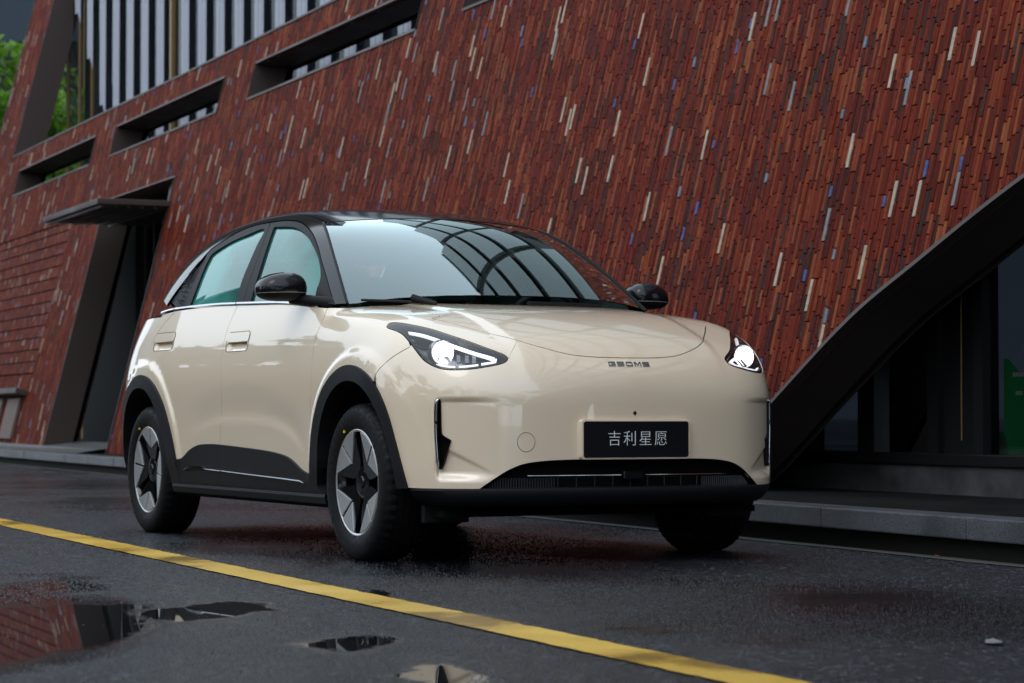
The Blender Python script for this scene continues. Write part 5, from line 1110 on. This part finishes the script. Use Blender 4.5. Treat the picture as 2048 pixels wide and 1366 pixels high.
# letters on the nose: G E O M E in flat bars
def letter_bars():
    w_, h_, t = .031, .017, .0036; L = []
    def bar(x0, z0, x1, z1): return [(x0, z0), (x1, z0), (x1, z1), (x0, z1)]
    G = [bar(0, h_-t, w_, h_), bar(0, t, t*1.3, h_-t), bar(0, 0, w_, t), bar(w_-t*1.3, t, w_, h_*.5), bar(w_*.42, h_*.5-t*.5, w_, h_*.5+t*.4)]
    Eb = [bar(0, h_-t, w_, h_), bar(0, h_*.5-t*.5, w_, h_*.5+t*.5), bar(0, 0, w_, t)]
    Ob = [bar(t, h_-t, w_-t, h_), bar(t, 0, w_-t, t), bar(0, t*.7, t*1.3, h_-t*.7), bar(w_-t*1.3, t*.7, w_, h_-t*.7)]
    Mb = [bar(0, 0, t*1.1, h_), bar(w_-t*1.1, 0, w_, h_), [(t*.8, h_), (t*2.2, h_), (w_*.5+t*.6, h_*.18), (w_*.5-t*.6, h_*.18)], [(w_-t*2.2, h_), (w_-t*.8, h_), (w_*.5+t*.6, h_*.18), (w_*.5-t*.6, h_*.18)]]
    return [G, Eb, Ob, Mb, Eb]
x0 = -.093
for k, L in enumerate(letter_bars()):
    b = MB()
    for poly in L:
        P = [(x0+k*.0388+u, .783+v) for u, v in poly]; S = surf_pts(flat, CYL, [(.72, y, z) for y, z in P]); n_ = grad(flat, S)
        b.add([tuple(p-n*.002) for p, n in zip(S, n_)]+[tuple(p+n*.0035) for p, n in zip(S, n_)], [(3, 2, 1, 0), (4, 5, 6, 7), (0, 1, 5, 4), (1, 2, 6, 5), (2, 3, 7, 6), (3, 0, 4, 7)])
    b.build('badge_letter', 'badge_metal', car)
c = bump_at(0, .598, .001); b = MB(); b.lathe([(0, .003), (.005, .003), (.0075, .001), (.008, -.01)], axis='x', n=20, c=c); b.build('front_camera', 'plate_black', front_bumper, smooth=40)
tc = hit_px(flat, Z5([(1149, 566)]))[0]; ring = [surf_pts(flat, CYL, [(tc[0], tc[1]+.0375*math.cos(a), tc[2]+.0375*math.sin(a))])[0] for a in np.linspace(0, 2*math.pi, 41)]
b = MB(); b.tube(ring, .0011, 5, caps=False); b.build('tow_cover_gap', 'seam_shadow', front_bumper)
# ---------------------------------------------------------------- wipers, inner structure, cabin
for (a, bb, c_) in (((724, 604.5), (795, 607), (862, 611)),):
    P = hit_px(f_gh, smooth_px([a, bb, c_], 4)); n_ = grad(f_gh, P)
    b = MB(); b.tube([tuple(p+n*.012) for p, n in zip(P, n_)], [.006]*len(P), 6); b.build('wiper', 'black_plastic', car, smooth=40)
    q = hit_px(f_gh, [(820, 608), (862, 611)]); b = MB(); b.tube([tuple(q[0]+np.array([.02, 0, .03])), tuple(q[1]+np.array([.05, 0, .005]))], [.014, .012], 6); b.build('wiper', 'black_plastic', car, smooth=40)
P = hit_px(f_gh, [(1055, 611), (1120, 613), (1200, 616)]); n_ = grad(f_gh, P); b = MB(); b.tube([tuple(p+n*.012) for p, n in zip(P, n_)], .009, 6); b.build('wiper', 'black_plastic', car, smooth=40)
b = MB(); b.box((-.45, -.60, .30), (.50, .60, .86)); b.box((-3.15, -.72, .19), (.52, .72, .215)); b.box((-2.2, -.80, .215), (-.4, .80, .30)); b.build('underbody', 'dark_void', car)
in_side = []
for s in (1, -1):
    lp = np.array([(-.33, -.8, .98), (-.45, -.85, .3), (-2.2, -.85, .3), (-2.28, -.85, .55), (-2.40, -.85, .78), (-2.9, -.8, .85), (-2.9, -.75, 1.07), (-1.5, -.78, 1.08)])
    put('inner_panel', panel_geo(flat, TUBE, surf_pts(flat, TUBE, lp), .06, off=-.022, thick=0, gap=0), 'dark_void', car, s)
b = MB(); b.box((-.62, -.68, .75), (-.30, .68, 1.02)); b.build('dashboard', 'cabin_dark', car, bevel=.03)
b = MB(); b.box((-2.9, -.74, .30), (-.45, .74, .34)); b.build('cabin_floor', 'cabin_dark', car)
for y in (-.37, .37):
    for xs_, nm in ((-1.35, 'seat'), (-2.25, 'seat')):
        b = MB(); b.box((xs_-.05, y-.25, .42), (xs_+.47, y+.25, .60)); b.frame8([(xs_-.1, y-.24, .55), (xs_+.06, y-.24, .55), (xs_+.06, y+.24, .55), (xs_-.1, y+.24, .55), (xs_-.34, y-.2, 1.13), (xs_-.22, y-.2, 1.13), (xs_-.22, y+.2, 1.13), (xs_-.34, y+.2, 1.13)]); b.frame8([(xs_-.36, y-.12, 1.15), (xs_-.26, y-.12, 1.15), (xs_-.26, y+.12, 1.15), (xs_-.36, y+.12, 1.15), (xs_-.40, y-.11, 1.32), (xs_-.32, y-.11, 1.32), (xs_-.32, y+.11, 1.32), (xs_-.40, y+.11, 1.32)]); b.build(nm, 'seat_cloth', car, bevel=.03, smooth=50)
b = MB(); b.tube([(-.72+.06*math.sin(a), .37+.185*math.cos(a), .98+.17*math.sin(a)) for a in np.linspace(0, 2*math.pi, 33)], .015, 8, caps=False); b.tube([(-.72, .2, .98), (-.72, .54, .98)], .02, 6); b.tube([(-.72, .37, .98), (-.5, .37, .9)], .03, 6); b.build('steering_wheel', 'cabin_dark', car, smooth=50)
b = MB(); b.box((-1.0, -.11, 1.40), (-.94, .11, 1.46)); b.build('rear_view_mirror', 'cabin_dark', car, bevel=.015)
hl_loop = gh_at([(-1.1, -.45), (-1.1, .45), (-2.7, .42), (-2.7, -.42)]); put('headliner', panel_geo(f_gh, TUBE, hl_loop, .08, off=-.04, thick=0, gap=0), 'headliner', car)
